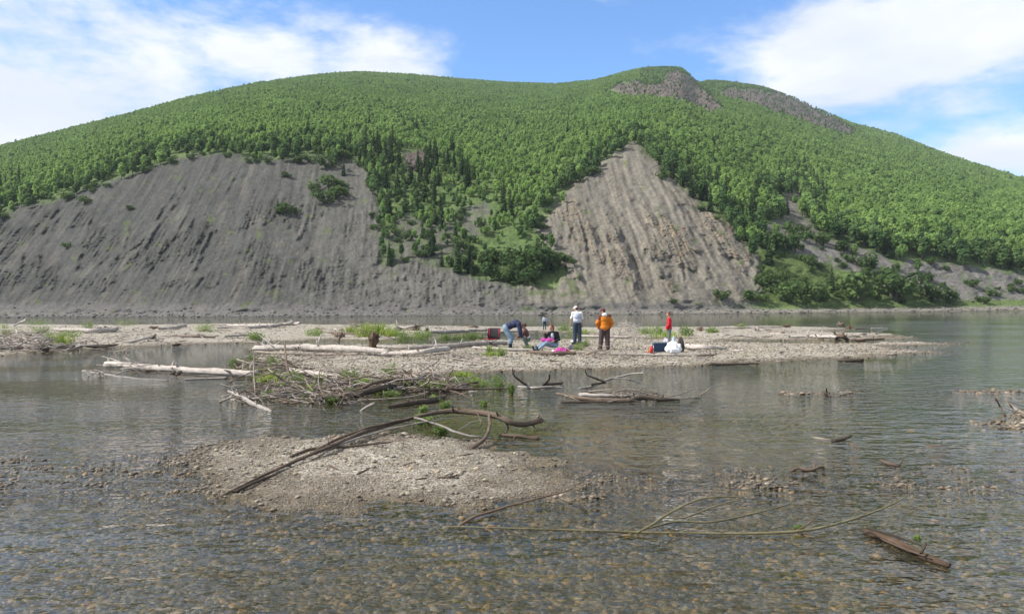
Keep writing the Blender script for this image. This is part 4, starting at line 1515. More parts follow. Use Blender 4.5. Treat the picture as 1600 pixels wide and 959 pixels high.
wood('driftwood_log', [(455, 578, .12), (490, 583, .12), (528, 590, .1)], [3.2, 3.8, 4.6], 'white', 'white log sticking out of the brushwood, pointing down to the right', group=G1)
wood('driftwood_log', [(357, 610, .12), (375, 618, .10), (395, 630, .06), (425, 642, .02)], [1.6, 3.6, 3.4, 1.8], 'white', 'pale splintered trunk at the left front corner of the brushwood', group=G1,
     branches=(([(374, 617, .1), (372, 608, .3), (367, 603, .4)], [1.5, 1, .5]),))
wood('driftwood_log', [(610, 634, .05), (640, 630, .06), (670, 625, .07), (694, 619, .08)], [3.4, 4.2, 4.2, 3.6], 'dark', 'dark wet log in the water in front of the brushwood, bark still on', wob=.35)
wood('driftwood_log', [(530, 620, .10), (570, 612, .16), (610, 604, .18), (650, 598, .16)], [4.5, 5.0, 4.2, 2.6], 'dark', 'dark log along the middle of the brushwood pile', wob=.35)
wood('driftwood_log', [(560, 624, .06), (600, 623, .06), (650, 618, .07), (680, 606, .08)], [1.1, 1.5, 1.5, 1], 'twig', 'thin pale pole in front of the dark log of the brushwood')
wood('driftwood_log', [(560, 644, -.02), (572, 636, .08), (584, 630, .16)], [1.8, 2.0, 2.3], 'white', 'short pale stick poking out of the water in front of the brushwood')
wood('driftwood_log', [(640, 612, .1), (690, 607, .12), (740, 607, .1), (800, 606, .08)], [1.8, 2.0, 1.6, 1.0], 'brown', 'long brown branch trailing right from the brushwood into the channel',
     branches=(([(690, 607, .12), (715, 613, .05), (735, 621, .02)], [1.2, 1.4, 1]),))
wood('driftwood_log', [(570, 603, .25), (600, 594, .35), (640, 592, .3), (665, 586, .35)], [2.2, 2.4, 1.6, 1.0], 'brown', 'arched brown branch on top of the brushwood, right half')
wood('dead_branch', [(445, 532, .0)[:2] + (.95,), (447, 560, .6), (452, 585, .2), (463, 612, .0)], [.7, 1.2, 1.6, 1.8], 'brown', 'thin dead stem sticking straight up out of the brushwood, the taller dark one', 'branch')
wood('dead_branch', [(398, 548, .95), (396, 570, .6), (399, 620, .0)], [.4, .6, .8], 'twig', 'thin pale dead stem standing upright at the left end of the brushwood', 'branch')
wood('dead_branch', [(500, 577, .65), (498, 600, .35), (510, 622, .05)], [.7, 1, 1.2], 'twig', 'bent pale stem rising from the middle of the brushwood', 'branch')

# the big forked branch across the near spit
wood('forked_branch', [(318, 788, .0), (365, 765, .02), (410, 742, .03), (470, 716, .05), (520, 695, .09), (570, 674, .13), (620, 659, .18), (660, 648, .26), (700, 642, .30), (745, 643, .31), (776, 649, .28),
                       (798, 660, .20), (822, 661, .14), (843, 656, .17)], [1.0, 1.5, 2.0, 2.7, 2.7, 3.0, 2.8, 2.8, 3.2, 3.6, 3.8, 4.2, 4.6, 4.0], 'brown',
     'long forked driftwood branch sweeping from the waterline across the near gravel spit', 'branch', wob=.35,
     branches=(([(478, 712, .06), (530, 684, .10), (590, 664, .17), (645, 652, .23)], [1.6, 2.2, 2.0, 1.4]), ([(492, 709, .05), (540, 690, .07), (600, 672, .14), (650, 661, .20), (690, 655, .24)], [1.5, 1.8, 1.6, 1.2, .8], 'grey'),
               ([(648, 652, .24), (680, 661, .2), (712, 674, .12), (740, 681, .08), (768, 684, .04)], [1.6, 1.8, 1.7, 1.8, 1.5], 'grey'),
               ([(764, 648, .28), (765, 664, .2), (758, 684, .1), (742, 697, .03), (735, 701, .0)], [2.6, 2.4, 3.0, 3.6, 3.8]), ([(790, 655, .24), (794, 668, .1), (788, 678, .0)], [2.4, 2.2, 1.5]),
               ([(745, 644, .31), (752, 660, .2), (748, 668, .1)], [1.4, 1.2, .8]), ([(838, 656, .15), (842, 651, .22), (843, 648, .27)], [2, 1.4, .8]), ([(830, 660, .12), (836, 668, .06)], [2, 1]),
               ([(566, 676, .13), (558, 662, .2), (548, 655, .26)], [1.1, .8, .5]), ([(505, 702, .08), (513, 690, .15), (512, 683, .2)], [1.1, .8, .5]),
               ([(715, 673, .12), (735, 660, .15), (756, 654, .2)], [.8, .8, .5], 'grey')))
wood('driftwood_log', [(783, 679, .04), (806, 680, .05), (840, 684, .03)], [2.0, 2.6, 2.8], 'brown', 'short brown log lying in the water below the thick end of the forked branch',
     branches=(([(806, 680, .05), (800, 687, .0)], [1.5, 1]),))
wood('driftwood_log', [(370, 766, .02), (400, 752, .03), (432, 740, .03)], [2.8, 2.6, 1.6], 'dark', 'short dark stick pressed against the lower part of the forked branch')
wood('driftwood_log', [(455, 712, .02), (490, 700, .04), (540, 697, .03), (610, 690, .03)], [1.8, 2.5, 2.0, 1.2], 'brown', 'brown stick lying on the near spit just behind the forked branch')
wood('driftwood_log', [(684, 745, .01), (708, 744, .02), (714, 740, .02)], [1.6, 2.0, 1.2], 'brown', 'small brown stick lying in the middle of the near spit')

# right of centre
wood('dead_branch', [(905, 606, .02), (928, 602, .06), (944, 594, .15), (968, 588, .22), (990, 583, .3), (1006, 582, .34)], [1.2, 1.8, 2, 1.6, 1.2, .8], 'grey', 'pale dead branch with a long arched arm rising from the channel right of centre', 'branch',
     branches=(([(960, 591, .2), (980, 592, .18), (1000, 598, .06)], [1.2, 1.2, .7]), ([(944, 596, .15), (930, 590, .3), (917, 585, .4), (914, 575, .6)], [2, 1.8, 1.2, .6], 'brown'), ([(945, 597, .1), (925, 600, .1)], [2, 2], 'dark'),
               ([(1002, 582, .33), (1006, 578, .4)], [.7, .5])))
wood('dead_branch', [(810, 603, .02), (835, 605, .05), (860, 604, .05), (880, 605, .02)], [1.2, 2.0, 2.2, 1.2], 'grey', 'low grey branch in the channel left of the arched dead branch', 'branch',
     branches=(([(822, 600, .1), (810, 592, .3), (802, 583, .45), (801, 574, .7)], [2, 1.8, 1.2, .6], 'brown'), ([(850, 600, .1), (858, 592, .25), (858, 584, .4)], [2.5, 1.6, .7], 'dark'), ([(850, 600, .08), (878, 598, .08)], [2.4, 2.0], 'dark')))
wood('driftwood_log', [(907, 616, .12), (935, 617, .12), (978, 618, .10)], [2.6, 2.8, 1.8], 'white', 'pale yellowish log on top of the low driftwood heap right of centre', group=G1)
wood('driftwood_log', [(870, 614, .08), (900, 620, .06), (940, 624, .05), (985, 625, .05)], [1.8, 2.4, 3.0, 2.8], 'brown', 'brown log at the front of the low driftwood heap right of centre')
wood('driftwood_log', [(985, 624, .05), (1010, 620, .09), (1030, 623, .06), (1060, 624, .03)], [3.4, 3.6, 3.2, 1.5], 'dark', 'dark knotty log at the right end of the low driftwood heap',
     branches=(([(990, 612, .2), (991, 620, .05)], [.7, 1]), ([(1030, 622, .05), (1060, 616, .1), (1085, 607, .15)], [1, 1, .5], 'twig'), ([(1040, 625, .03), (1070, 622, .04), (1095, 620, .02)], [1, 1, .6], 'twig')))
wood('driftwood_log', [(1094, 616, .02), (1104, 610, .12), (1112, 604, .2)], [.9, .9, .6], 'twig', 'single thin twig standing in the water right of the driftwood heap')
wood('driftwood_log', [(880, 628, .03), (940, 627, .03), (1000, 627, .02)], [1.6, 2.2, 1.6], 'dark', 'dark wet log at the waterline under the low driftwood heap')

# lower right
wood('rotten_log', [(1352, 829, .04), (1380, 839, .05), (1410, 852, .05), (1445, 868, .05), (1482, 882, .04)], [3.8, 5.6, 6.6, 5.8, 3.4], 'rot', 'cracked reddish brown rotten log lying in the shallows at lower right', 'log', wob=.2,
     branches=(([(1356, 824, .07), (1400, 837, .10), (1440, 852, .10)], [1.4, 2.0, 1.0], 'dark'), ([(1375, 840, .06), (1410, 855, .07), (1455, 872, .06)], [1.2, 1.8, .8], 'brown'), ([(1348, 833, .05), (1360, 830, .09), (1372, 838, .08)], [1.6, 2.4, 1.0], 'dark'), ([(1440, 862, .1), (1447, 848, .16)], [2.4, 1.6], 'rot')))
wood('willow_branch', [(700, 822, .03), (800, 824, .03), (900, 827, .03), (1000, 830, .03), (1090, 832, .04), (1160, 832, .045), (1240, 830, .06), (1300, 819, .07), (1350, 804, .09), (1395, 786, .12), (1420, 772, .14)],
     [.9, 1.0, 1.2, 1.4, 1.6, 1.9, 2.3, 2.0, 1.6, 1.1, .6], 'green', 'very long thin green willow stem lying across the water at lower right', 'branch', wob=.5,
     branches=(([(1240, 830, .05), (1262, 818, .09), (1280, 802, .13)], [1.3, 1.2, .6], 'red'), ([(1245, 830, .04), (1262, 837, .02), (1272, 841, .0)], [1.6, 1.4, .8], 'red'), ([(1262, 824, .07), (1284, 816, .1), (1296, 819, .08)], [1, .8, .5]),
               ([(1310, 816, .08), (1335, 810, .07), (1356, 812, .05)], [.9, .8, .5]), ([(1120, 832, .04), (1135, 826, .09), (1142, 820, .14)], [.8, .6, .3]), ([(1185, 832, .05), (1200, 826, .07), (1222, 822, .08)], [.9, .7, .4]),
                   ([(1330, 810, .08), (1338, 800, .13), (1340, 792, .17)], [.8, .6, .3]), ([(1365, 798, .1), (1382, 797, .08), (1396, 800, .06)], [.7, .5, .3]), ([(1040, 831, .03), (1052, 826, .07), (1058, 822, .1)], [.6, .5, .3]), ([(1262, 838, .02), (1284, 842, .0), (1300, 848, -.01)], [.8, .6, .3], 'red')))
wood('willow_branch', [(996, 831, .03), (1012, 822, .06), (1035, 808, .10), (1060, 793, .15), (1090, 780, .19), (1125, 775, .2), (1162, 776, .18)], [2.1, 2.1, 1.8, 1.5, 1.3, 1.1, .7], 'green',
     'arching green willow branch with three long forks rising from the water right of centre', 'branch', wob=.5,
     branches=(([(1038, 808, .1), (1068, 808, .09), (1100, 796, .13), (1135, 784, .17), (1165, 779, .18)], [1.4, 1.4, 1.3, 1.1, .6]), ([(1015, 824, .05), (1060, 814, .06), (1110, 815, .05), (1150, 808, .07), (1190, 798, .1), (1236, 786, .14)], [1.5, 1.6, 1.6, 1.5, 1.2, .6]),
               ([(1180, 800, .09), (1196, 804, .05), (1208, 808, .03)], [.8, .7, .5]), ([(1075, 813, .06), (1082, 804, .08)], [.7, .4]), ([(1135, 785, .16), (1150, 790, .12), (1160, 795, .1)], [.7, .6, .4])))
wood('willow_branch', [(716, 822, .01), (735, 809, .04), (770, 797, .06), (810, 786, .08), (850, 775, .1), (888, 766, .12)], [2.2, 2.0, 1.7, 1.5, 1.3, .8], 'red', 'thin reddish branch slanting out of the water at the right foot of the near spit', 'branch', wob=.5)
wood('driftwood_log', [(1272, 683, .02), (1290, 686, .02), (1302, 688, .0)], [1.6, 1.8, 1.2], 'twig', 'pale end of a snapped stick in open water at right')
wood('driftwood_log', [(1302, 689, .02), (1316, 685, .04), (1330, 680, .08)], [2.6, 3.0, 1.8], 'dark', 'black waterlogged chunk of wood in open water at right')
wood('driftwood_log', [(1330, 693, .02), (1338, 697, .02), (1344, 700, .01)], [2, 2, 1.2], 'brown', 'small brown wood fragment just below the black chunk at right')
wood('driftwood_log', [(1236, 735, .02), (1248, 730, .05), (1262, 734, .03), (1278, 730, .05), (1286, 729, .03)], [2, 2.6, 2.8, 2.6, 1.4], 'brown', 'crooked brown driftwood piece on the stony riffle at right',
     branches=(([(1272, 730, .05), (1274, 722, .1)], [2, 1.4]),))
wood('driftwood_log', [(1377, 719, .05), (1390, 723, .04), (1404, 727, .02)], [2.6, 2.8, 2], 'brown', 'small broken branch right of the crooked driftwood piece', branches=(([(1404, 727, .02), (1409, 720, .08), (1412, 711, .15)], [1.2, .9, .5]),))
wood('driftwood_log', [(1448, 694, .02), (1465, 696, .02), (1482, 698, .01)], [1.4, 1.8, 1.2], 'brown', 'thin brown stick in open water far right')
wood('driftwood_log', [(1440, 622, .0), (1460, 624, .01), (1472, 626, .0)], [.7, .9, .6], 'brown', 'thin brown stick in the open water near the right edge')
wood('dead_branch', [(1556, 622, .35), (1562, 634, .15), (1570, 648, .02)], [.9, 1.1, 1.3], 'brown', 'leaning dead stick at the right edge of the photo above the small gravel patch', 'branch')
wood('dead_branch', [(1576, 630, .25), (1590, 640, .15), (1612, 652, .1)], [1.8, 2.4, 2.2], 'twig', 'broken pale branch at the right edge beside the leaning dead stick', 'branch',
     branches=(([(1580, 634, .2), (1572, 624, .35)], [1.1, .6]),))
wood('driftwood_log', [(1288, 612, .05), (1294, 615, .05), (1298, 619, .03)], [2.2, 2.4, 1.6], 'dark', 'small dark wood lump on the distant stony shoal at right', branches=(([(1292, 613, .05), (1291, 606, .2)], [1.6, .8]),))

# far bar logs
FAR = [([(390, 511, .15), (430, 508, .2), (456, 504, .45)], [1.6, 2.2, 1.8], 'white', 'long slim white log on the far bar with its raised tip at the right'),
       ([(355, 508, .15), (395, 508, .15), (440, 507, .2)], [1.4, 1.7, 1.4], 'white', 'white log behind the slim one on the far bar, left of centre'),
       ([(452, 506, .2), (460, 505, .3), (468, 504, .4)], [1.6, 1.8, 1.4], 'white', 'short white log end on the far bar just left of centre'),
       ([(86, 514, .2), (118, 515, .2), (152, 516, .2), (182, 514, .2)], [2, 2.6, 2.8, 3], 'white', 'thick pale log with a cut end on the left of the far bar'),
       ([(146, 514, .3), (165, 510, .4), (182, 512, .3)], [1.2, 1.4, 1], 'grey', 'thin grey branch on the thick pale log at left'),
       ([(250, 513, .2), (272, 511, .2), (290, 508, .2)], [1.6, 2, 2], 'white', 'short pale log right of the thick log on the far bar'),
       ([(190, 538, .05), (212, 532, .2), (235, 526, .3)], [1.6, 1.8, 1.8], 'white', 'pale pole pointing up to the right at the water edge of the far bar'),
       ([(0, 538, .2), (35, 536, .2), (70, 538, .15)], [3, 3.5, 2.6], 'white', 'pale log in the driftwood heap at the left edge of the photo'),
       ([(-20, 545, .15), (30, 542, .15), (80, 541, .15), (130, 541, .12)], [2.4, 3, 3, 2], 'grey', 'long grey log along the water edge at far left'),
       ([(3, 533, .15), (28, 531, .3), (48, 523, .6)], [1.6, 1.8, 1.2], 'white', 'slanting pale branch in the driftwood heap at far left'),
       ([(100, 541, .12), (150, 540, .12), (188, 538, .1)], [2, 2.2, 1.4], 'brown', 'brown log right of the long grey log along the water edge'),
       ([(22, 508, .2), (32, 503, .5), (41, 499, .8)], [1, 1, .6], 'white', 'thin white branch sticking up on the far bar near the left edge'),
       ([(270, 524, .15), (300, 525, .15), (335, 526, .12)], [1.4, 1.6, 1.2], 'brown', 'brown log in the middle of the far left bar'),
       ([(352, 525, .15), (380, 523, .15), (408, 522, .15)], [1.3, 1.4, 1], 'grey', 'grey log in the middle of the far bar below the long white log'),
       ([(672, 518, .2), (700, 518, .2), (735, 516, .2), (762, 515, .2)], [2.4, 2.6, 2.2, 1.8], 'grey', 'long pale grey log on the far bar right of the dark root'),
       ([(610, 518, .25), (618, 514, .3), (624, 514, .3)], [3.0, 3.8, 2.6], 'grey', 'thick short stump of a log on the far bar left of the dark root'),
       ([(762, 518, .1), (800, 517, .12), (840, 516, .1)], [1.2, 1.4, 1], 'white', 'low pale pole on the far bar behind the bending man'),
       ([(1235, 526, .15), (1268, 525, .18), (1306, 526, .15)], [2.2, 2.8, 2.2], 'white', 'thick bleached log on the far bar at right, smooth and bright'),
       ([(1304, 526, .15), (1315, 524, .3), (1324, 529, .1)], [3.4, 3.6, 2], 'brown', 'brown broken root end touching the bright log at right'),
       ([(1330, 530, .1), (1350, 530, .1), (1380, 529, .1)], [1.4, 2.0, 1.5], 'brown', 'low dark reddish log at the right tip of the far bar'),
       ([(1125, 512, .1), (1170, 511, .12), (1235, 510, .1)], [.9, 1.1, .8], 'white', 'long thin pale pole at the back edge of the far bar at right'),
       ([(1310, 562, .06), (1325, 562, .08), (1345, 562, .08)], [1.6, 2.4, 3.0], 'dark', 'dark log at the front edge of the gravel tongue at right'),
       ([(1110, 569, .04), (1135, 568, .05), (1185, 567, .03)], [1.4, 1.8, 1.0], 'dark', 'thin dark log along the front edge of the gravel bar right of the bags'),
       ([(1062, 540, .15), (1085, 541, .18), (1108, 542, .15), (1132, 543, .08)], [3, 3.8, 3.2, 1.8], 'white', 'splintered white log lying on the gravel right of the bags'),
       ([(740, 542, .12), (790, 545, .1), (840, 546, .1)], [1.8, 2.2, 1.6], 'grey', 'grey log on the gravel behind the feet of the bending man'),
       ([(940, 552, .08), (990, 553, .08), (1040, 554, .08), (1088, 554, .06)], [1.2, 1.8, 2, 1.2], 'grey', 'long low grey log on the gravel between the man in orange and the bags'),
       ([(828, 549, .1), (860, 551, .12), (898, 551, .1)], [2.2, 2.8, 2.2], 'brown', 'brown log in front of the seated woman'),
       ([(905, 524, .1), (945, 525, .12), (985, 526, .1)], [1.4, 1.6, 1.2], 'white', 'pale pole on the bar behind the man in the orange jacket'),
       ([(1090, 555, .06), (1130, 553, .07), (1170, 553, .05)], [1, 1.5, 1], 'brown', 'thin brown log on the gravel right of the long low grey log'),
       ([(1140, 527, .08), (1160, 524, .15), (1180, 526, .08)], [1.4, 1.6, 1], 'grey', 'low grey stick on the far bar right of the green bushes'),
       ([(500, 519, .1), (540, 520, .12), (560, 521, .1)], [1.2, 1.4, 1], 'brown', 'brown stick on the far bar left of the tall grass clump'),
       ([(696, 556, .1), (720, 561, .08), (756, 566, .05)], [.9, 1.1, .7], 'twig', 'thin pale twig lying on the gravel left of the bending man'),
       ([(640, 566, .05), (690, 567, .05), (730, 573, .04)], [.9, 1, .6], 'white', 'long thin white stick on the open gravel below the curved log')]
for i, (pts, rp, st, lab) in enumerate(FAR):
    wood('driftwood_log', pts, rp, st, lab, group='logs scattered over the bars')


# short loose sticks, each with its own bend
rS = np.random.default_rng(4242)
for lab_, n_, (xa, xb, ya, yb), (la, lb) in (('short pale stick lying on the far left bar', 16, (0, 400, 510, 534), (12, 34)), ('short pale stick on the far bar behind the long white logs', 14, (400, 760, 507, 516), (12, 34)),
                                             ('short pale stick on the far bar at the right', 14, (1080, 1380, 513, 528), (12, 36)), ('short driftwood stick on the gravel bar in front of the people', 16, (620, 1120, 552, 572), (9, 26)),
                                             ('short dark twig lying on the near gravel spit', 9, (370, 820, 705, 785), (8, 24)), ('short driftwood stick on the right tongue of the gravel bar', 9, (1120, 1400, 540, 560), (9, 26))):
    for k_ in range(n_):
        x, y = rS.uniform(xa, xb), rS.uniform(ya, yb)
        L = rS.uniform(la, lb)
        dy = rS.normal(0, .06 if y < 600 else .35) * L
        wood('driftwood_stick', [(x, y), (x + L * .5, y + dy * .5 + rS.normal(0, .4)), (x + L, y + dy)], [rS.uniform(.7, 1.5), rS.uniform(.8, 1.6), .5], ('white', 'grey', 'twig', 'brown')[int(rS.integers(0, 4))] if y < 600 else 'brown',
             lab_, 'stick', 'short sticks strewn over the bars')


def root_wad(px, py, rad, style, lab, seed, lift=.2):
    o_ = root_plate(None, px, py, rad, style, seed, lift, 'root_wad')
    tag(o_, lab, 'roots', 'torn root wads on the bars')


root_wad(652, 513, 9, 'dark', 'dark spiky root wad on the far bar left of the long grey log', 11, .3)
root_wad(668, 516, 7, 'dark', 'dark root wad touching the end of the long grey log', 12, .25)
root_wad(1230, 509, 7, 'rot', 'upright reddish brown root wad on the far bar at right', 13, .4)
root_wad(1180, 514, 7, 'grey', 'pale lilac grey root wad left of the reddish one', 14, .2)
root_wad(1314, 508, 8, 'brown', 'large brown root wad at the back of the far bar at right', 15, .3)
root_wad(1328, 512, 6, 'rot', 'small reddish root wad beside the large one at right', 16, .2)
root_wad(1095, 514, 8, 'brown', 'brown root wad at the right end of the green bushes', 17, .2)
root_wad(706, 556, 6, 'grey', 'small grey root wad on the open gravel left of the bending man', 18, .12)
root_wad(238, 528, 8, 'brown', 'brown root wad beside the pale pole on the left bar', 19, .2)
root_wad(68, 545, 11, 'dark', 'dark root wad at the water edge at far left', 20, .15)
root_wad(276, 538, 7, 'dark', 'small dark root wad at the front edge of the left bar', 21, .05)
root_wad(240, 512, 8, 'brown', 'brown root wad behind on the left bar', 22, .2)
root_wad(530, 526, 11, 'brown', 'brown root wad under the tall grass clump', 23, .2)
root_wad(1222, 519, 6, 'twig', 'pale brown root wad left of the bright log at right', 24, .1)


# ---- tangles of twigs nobody could count
def tangle(name, x0, x1, y0, y1, n, length, rad, styles, label, seed, hmax=.45, flat=.25):
    r_ = np.random.default_rng(seed)
    b = MB()
    mats = [WOOD[s_] for s_ in styles]
    cx_, cy_ = (x0 + x1) / 2, (y0 + y1) / 2
    org = place(cx_, cy_, 0)
    hot = [(r_.uniform(x0, x1), r_.uniform(y0, y1)) for _ in range(max(3, n // 28))]
    for k in range(n):
        hx, hy = hot[r_.integers(0, len(hot))]
        px = float(np.clip(hx + r_.normal(0, (x1 - x0) * .09), x0, x1)) if r_.uniform() < .7 else r_.uniform(x0, x1)
        py = float(np.clip(hy + r_.normal(0, (y1 - y0) * .15), y0, y1))
        e = 1 - ((px - cx_) / (x1 - x0) * 2) ** 2
        c = place(px, py, 0) - org + Vector((0, 0, r_.uniform(0, hmax) * max(.15, e)))
        L = length * .22 * (5.5 ** r_.uniform(0, 1))
        an = r_.uniform(0, 6.28) if r_.uniform() < .65 else r_.normal(0, .6)
        d = Vector((math.cos(an), math.sin(an), r_.normal(0, flat)))
        sd = Vector(r_.normal(size=3)) * L * .13
        rr = rad * .35 * (4.5 ** (r_.uniform(0, 1) ** 1.6))
        b.add(tube([c - d * L * .5, c + sd, c + d * L * .5], [rr, rr * .8, rr * .35], 5), int(r_.integers(0, len(styles))))
    o_ = b.build(name, mats)
    o_.location = org
    tag(o_, label, 'brushwood', kind='stuff')
    return o_


tangle('brushwood', 372, 570, 586, 632, 620, 1.2, .018, ('brown', 'twig', 'grey', 'twig', 'dark'), 'tangled heap of brown twigs and roots washed up in the middle left', 41, .26, .22)
tangle('brushwood', 540, 740, 592, 616, 330, 1.3, .018, ('brown', 'twig', 'grey', 'dark'), 'low tangle of brown sticks right of the main twig heap', 42, .3)
tangle('brushwood', 150, 262, 576, 592, 120, .9, .014, ('twig', 'grey', 'brown'), 'grey twigs caught on the left end of the long white log', 43, .3, .3)
tangle('brushwood', 360, 470, 566, 590, 180, 1.1, .016, ('brown', 'dark', 'twig'), 'brown twigs between the long white log and the twig heap', 44, .4)
tangle('brushwood', -60, 110, 525, 552, 260, 2.0, .03, ('grey', 'white', 'brown', 'twig'), 'pale driftwood litter heaped at the left edge', 45, .8)
tangle('brushwood', 100, 420, 508, 538, 300, 1.8, .022, ('grey', 'twig', 'brown', 'white'), 'scattered driftwood litter on the left bar', 46, .25, .1)
tangle('brushwood', -60, 200, 515, 550, 300, 1.6, .022, ('grey', 'twig', 'white', 'brown'), 'low scatter of pale sticks over the far left bar', 61, .3, .15)
tangle('brushwood', 420, 720, 503, 512, 120, 1.6, .022, ('grey', 'twig', 'brown', 'white'), 'thin driftwood line along the back of the far bar', 62, .2, .1)
tangle('brushwood', 420, 700, 552, 580, 130, .9, .012, ('twig', 'grey', 'brown'), 'sparse sticks on the open gravel behind the brushwood', 63, .1, .08)
tangle('brushwood', 300, 700, 700, 790, 70, .35, .005, ('twig', 'brown', 'grey'), 'small twigs strewn over the near gravel spit', 64, .02, .05)
tangle('brushwood', 520, 600, 510, 534, 140, 1.5, .022, ('brown', 'twig', 'dark'), 'brown twigs under the tall grass clump', 47, .7)
tangle('brushwood', 945, 1010, 514, 532, 150, 1.7, .02, ('white', 'twig', 'white'), 'heap of bleached white twigs behind the man in orange', 48, .8, .4)
tangle('brushwood', 890, 1000, 548, 562, 170, 1.0, .014, ('twig', 'brown', 'grey'), 'pale twigs on the gravel below the man in orange', 49, .2)
tangle('brushwood', 600, 760, 546, 560, 90, 1.0, .013, ('twig', 'grey'), 'thin twigs on the gravel in front of the curved log', 50, .12)
tangle('brushwood', 1080, 1240, 514, 530, 110, 1.4, .02, ('twig', 'brown', 'white'), 'sparse pale driftwood on the far bar right of the green bushes', 51, .25)
tangle('brushwood', 870, 1060, 617, 627, 90, 1.0, .012, ('twig', 'brown', 'dark'), 'twigs of the low driftwood heap right of centre', 52, .12, .1)
tangle('brushwood', 560, 720, 672, 700, 60, .5, .007, ('twig', 'brown'), 'fine twigs under the forked branch on the near spit', 53, .08)
tangle('brushwood', 1080, 1200, 545, 566, 70, .9, .012, ('twig', 'grey'), 'small twigs on the gravel right of the bags', 54, .1)
tangle('brushwood', 640, 900, 510, 522, 90, 1.4, .02, ('twig', 'grey', 'brown'), 'thin driftwood litter along the strip behind the people', 55, .15, .1)
tangle('brushwood', 1560, 1640, 640, 662, 40, .7, .010, ('twig', 'brown'), 'brown twigs on the small gravel patch at the right edge', 56, .25)


# ------------------------------------------------------------------ green plants on the bars
M_grass = leaf_mat('grass_blades', (.17, .27, .045), (.36, .42, .10), .35, .8)
M_green = leaf_mat('sprout_leaves', (.11, .165, .050), (.28, .36, .125), .4, .9)


def sprout(px, py, wpx, hpx, label, seed, leaf=.07, n=260, mat=None, group='green willow sprouts on the bars', dens=1.0):
    r_ = np.random.default_rng(seed)
    c = place(px, py, 0)
    w_ = wpx * c.y / F * .5
    h = hpx * c.y / F
    root = empty('willow_bush', c - Vector((0, 0, .02)))
    tag(root, label, 'bush', group)
    b = MB()
    V, Fc = [], []
    ns = max(5, int(9 * dens))
    tips = []
    for k in range(ns):
        an = r_.uniform(0, 6.28)
        rr = r_.uniform(.2, 1.0)
        tip = Vector((math.cos(an) * w_ * rr, math.sin(an) * w_ * rr * .8, h * r_.uniform(.6, 1.0) * (1 - .3 * rr)))
        b0 = Vector((math.cos(an) * w_ * .35 * rr, math.sin(an) * w_ * .3 * rr, 0))
        mid_ = b0.lerp(tip, .5) + Vector(r_.normal(size=3)) * w_ * .08
        b.add(tube([b0, mid_, tip], [.008, .006, .003], 4))
        tips.append((b0, mid_, tip))
    for k in range(n):
        b0, mid_, tip = tips[r_.integers(0, ns)]
        s_ = r_.uniform(.2, 1.05)
        p_ = b0.lerp(mid_, s_ * 2) if s_ < .5 else mid_.lerp(tip, s_ * 2 - 1)
        p_ = p_ + Vector(r_.normal(size=3)) * (w_ * .16)
        if p_.z < 0.02:
            p_.z = .02 + abs(p_.z)
        d = Vector(r_.normal(size=3)) + Vector((0, 0, .6))
        d.normalize()
        sd = d.orthogonal().normalized()
        sd.rotate(Quaternion(d, r_.uniform(0, 6.28)))
        L = leaf * r_.uniform(.6, 1.4)
        i = len(V)
        V += [p_, p_ + d * L * .5 + sd * L * .2, p_ + d * L, p_ + d * L * .5 - sd * L * .2]
        Fc.append((i, i + 1, i + 2, i + 3))
    b.build('stem', M_bark, root)
    lm = tris_mesh('leaves', V, Fc)
    lm.materials.append(mat or M_green)
    link('leaves', lm, None, root)
    return root


def grass_clump(px, py, wpx, hpx, label, seed, n=160):
    r_ = np.random.default_rng(seed)
    c = place(px, py, 0)
    w_ = wpx * c.y / F * .5
    h = hpx * c.y / F
    V, Fc = [], []
    for k in range(n):
        an = r_.uniform(0, 6.28)
        rr = abs(r_.normal(0, .45))
        p0 = Vector((math.cos(an) * w_ * rr, math.sin(an) * w_ * rr * .7, 0))
        d = Vector((math.cos(an) * .5 * rr + r_.normal(0, .2), math.sin(an) * .4 * rr + r_.normal(0, .2), 1)).normalized()
        hh_ = h * r_.uniform(.5, 1.1)
        sd = Vector((r_.normal(), r_.normal(), 0)).normalized() * (.010 + .00025 * c.y)
        p1 = p0 + d * hh_ * .6
        p2 = p0 + d * hh_ + Vector((d.x, d.y, -.25)) * hh_ * .25
        i = len(V)
        V += [p0 - sd, p0 + sd, p1 + sd * .7, p1 - sd * .7, p2]
        Fc += [(i, i + 1, i + 2, i + 3), (i + 3, i + 2, i + 4)]
    me_ = tris_mesh('grass_clump', V, Fc)
    me_.materials.append(M_grass)
    o_ = link('grass_clump', me_)
    o_.location = c - Vector((0, 0, .02))
    tag(o_, label, 'grass clump', 'grass clumps on the bars')
    return o_


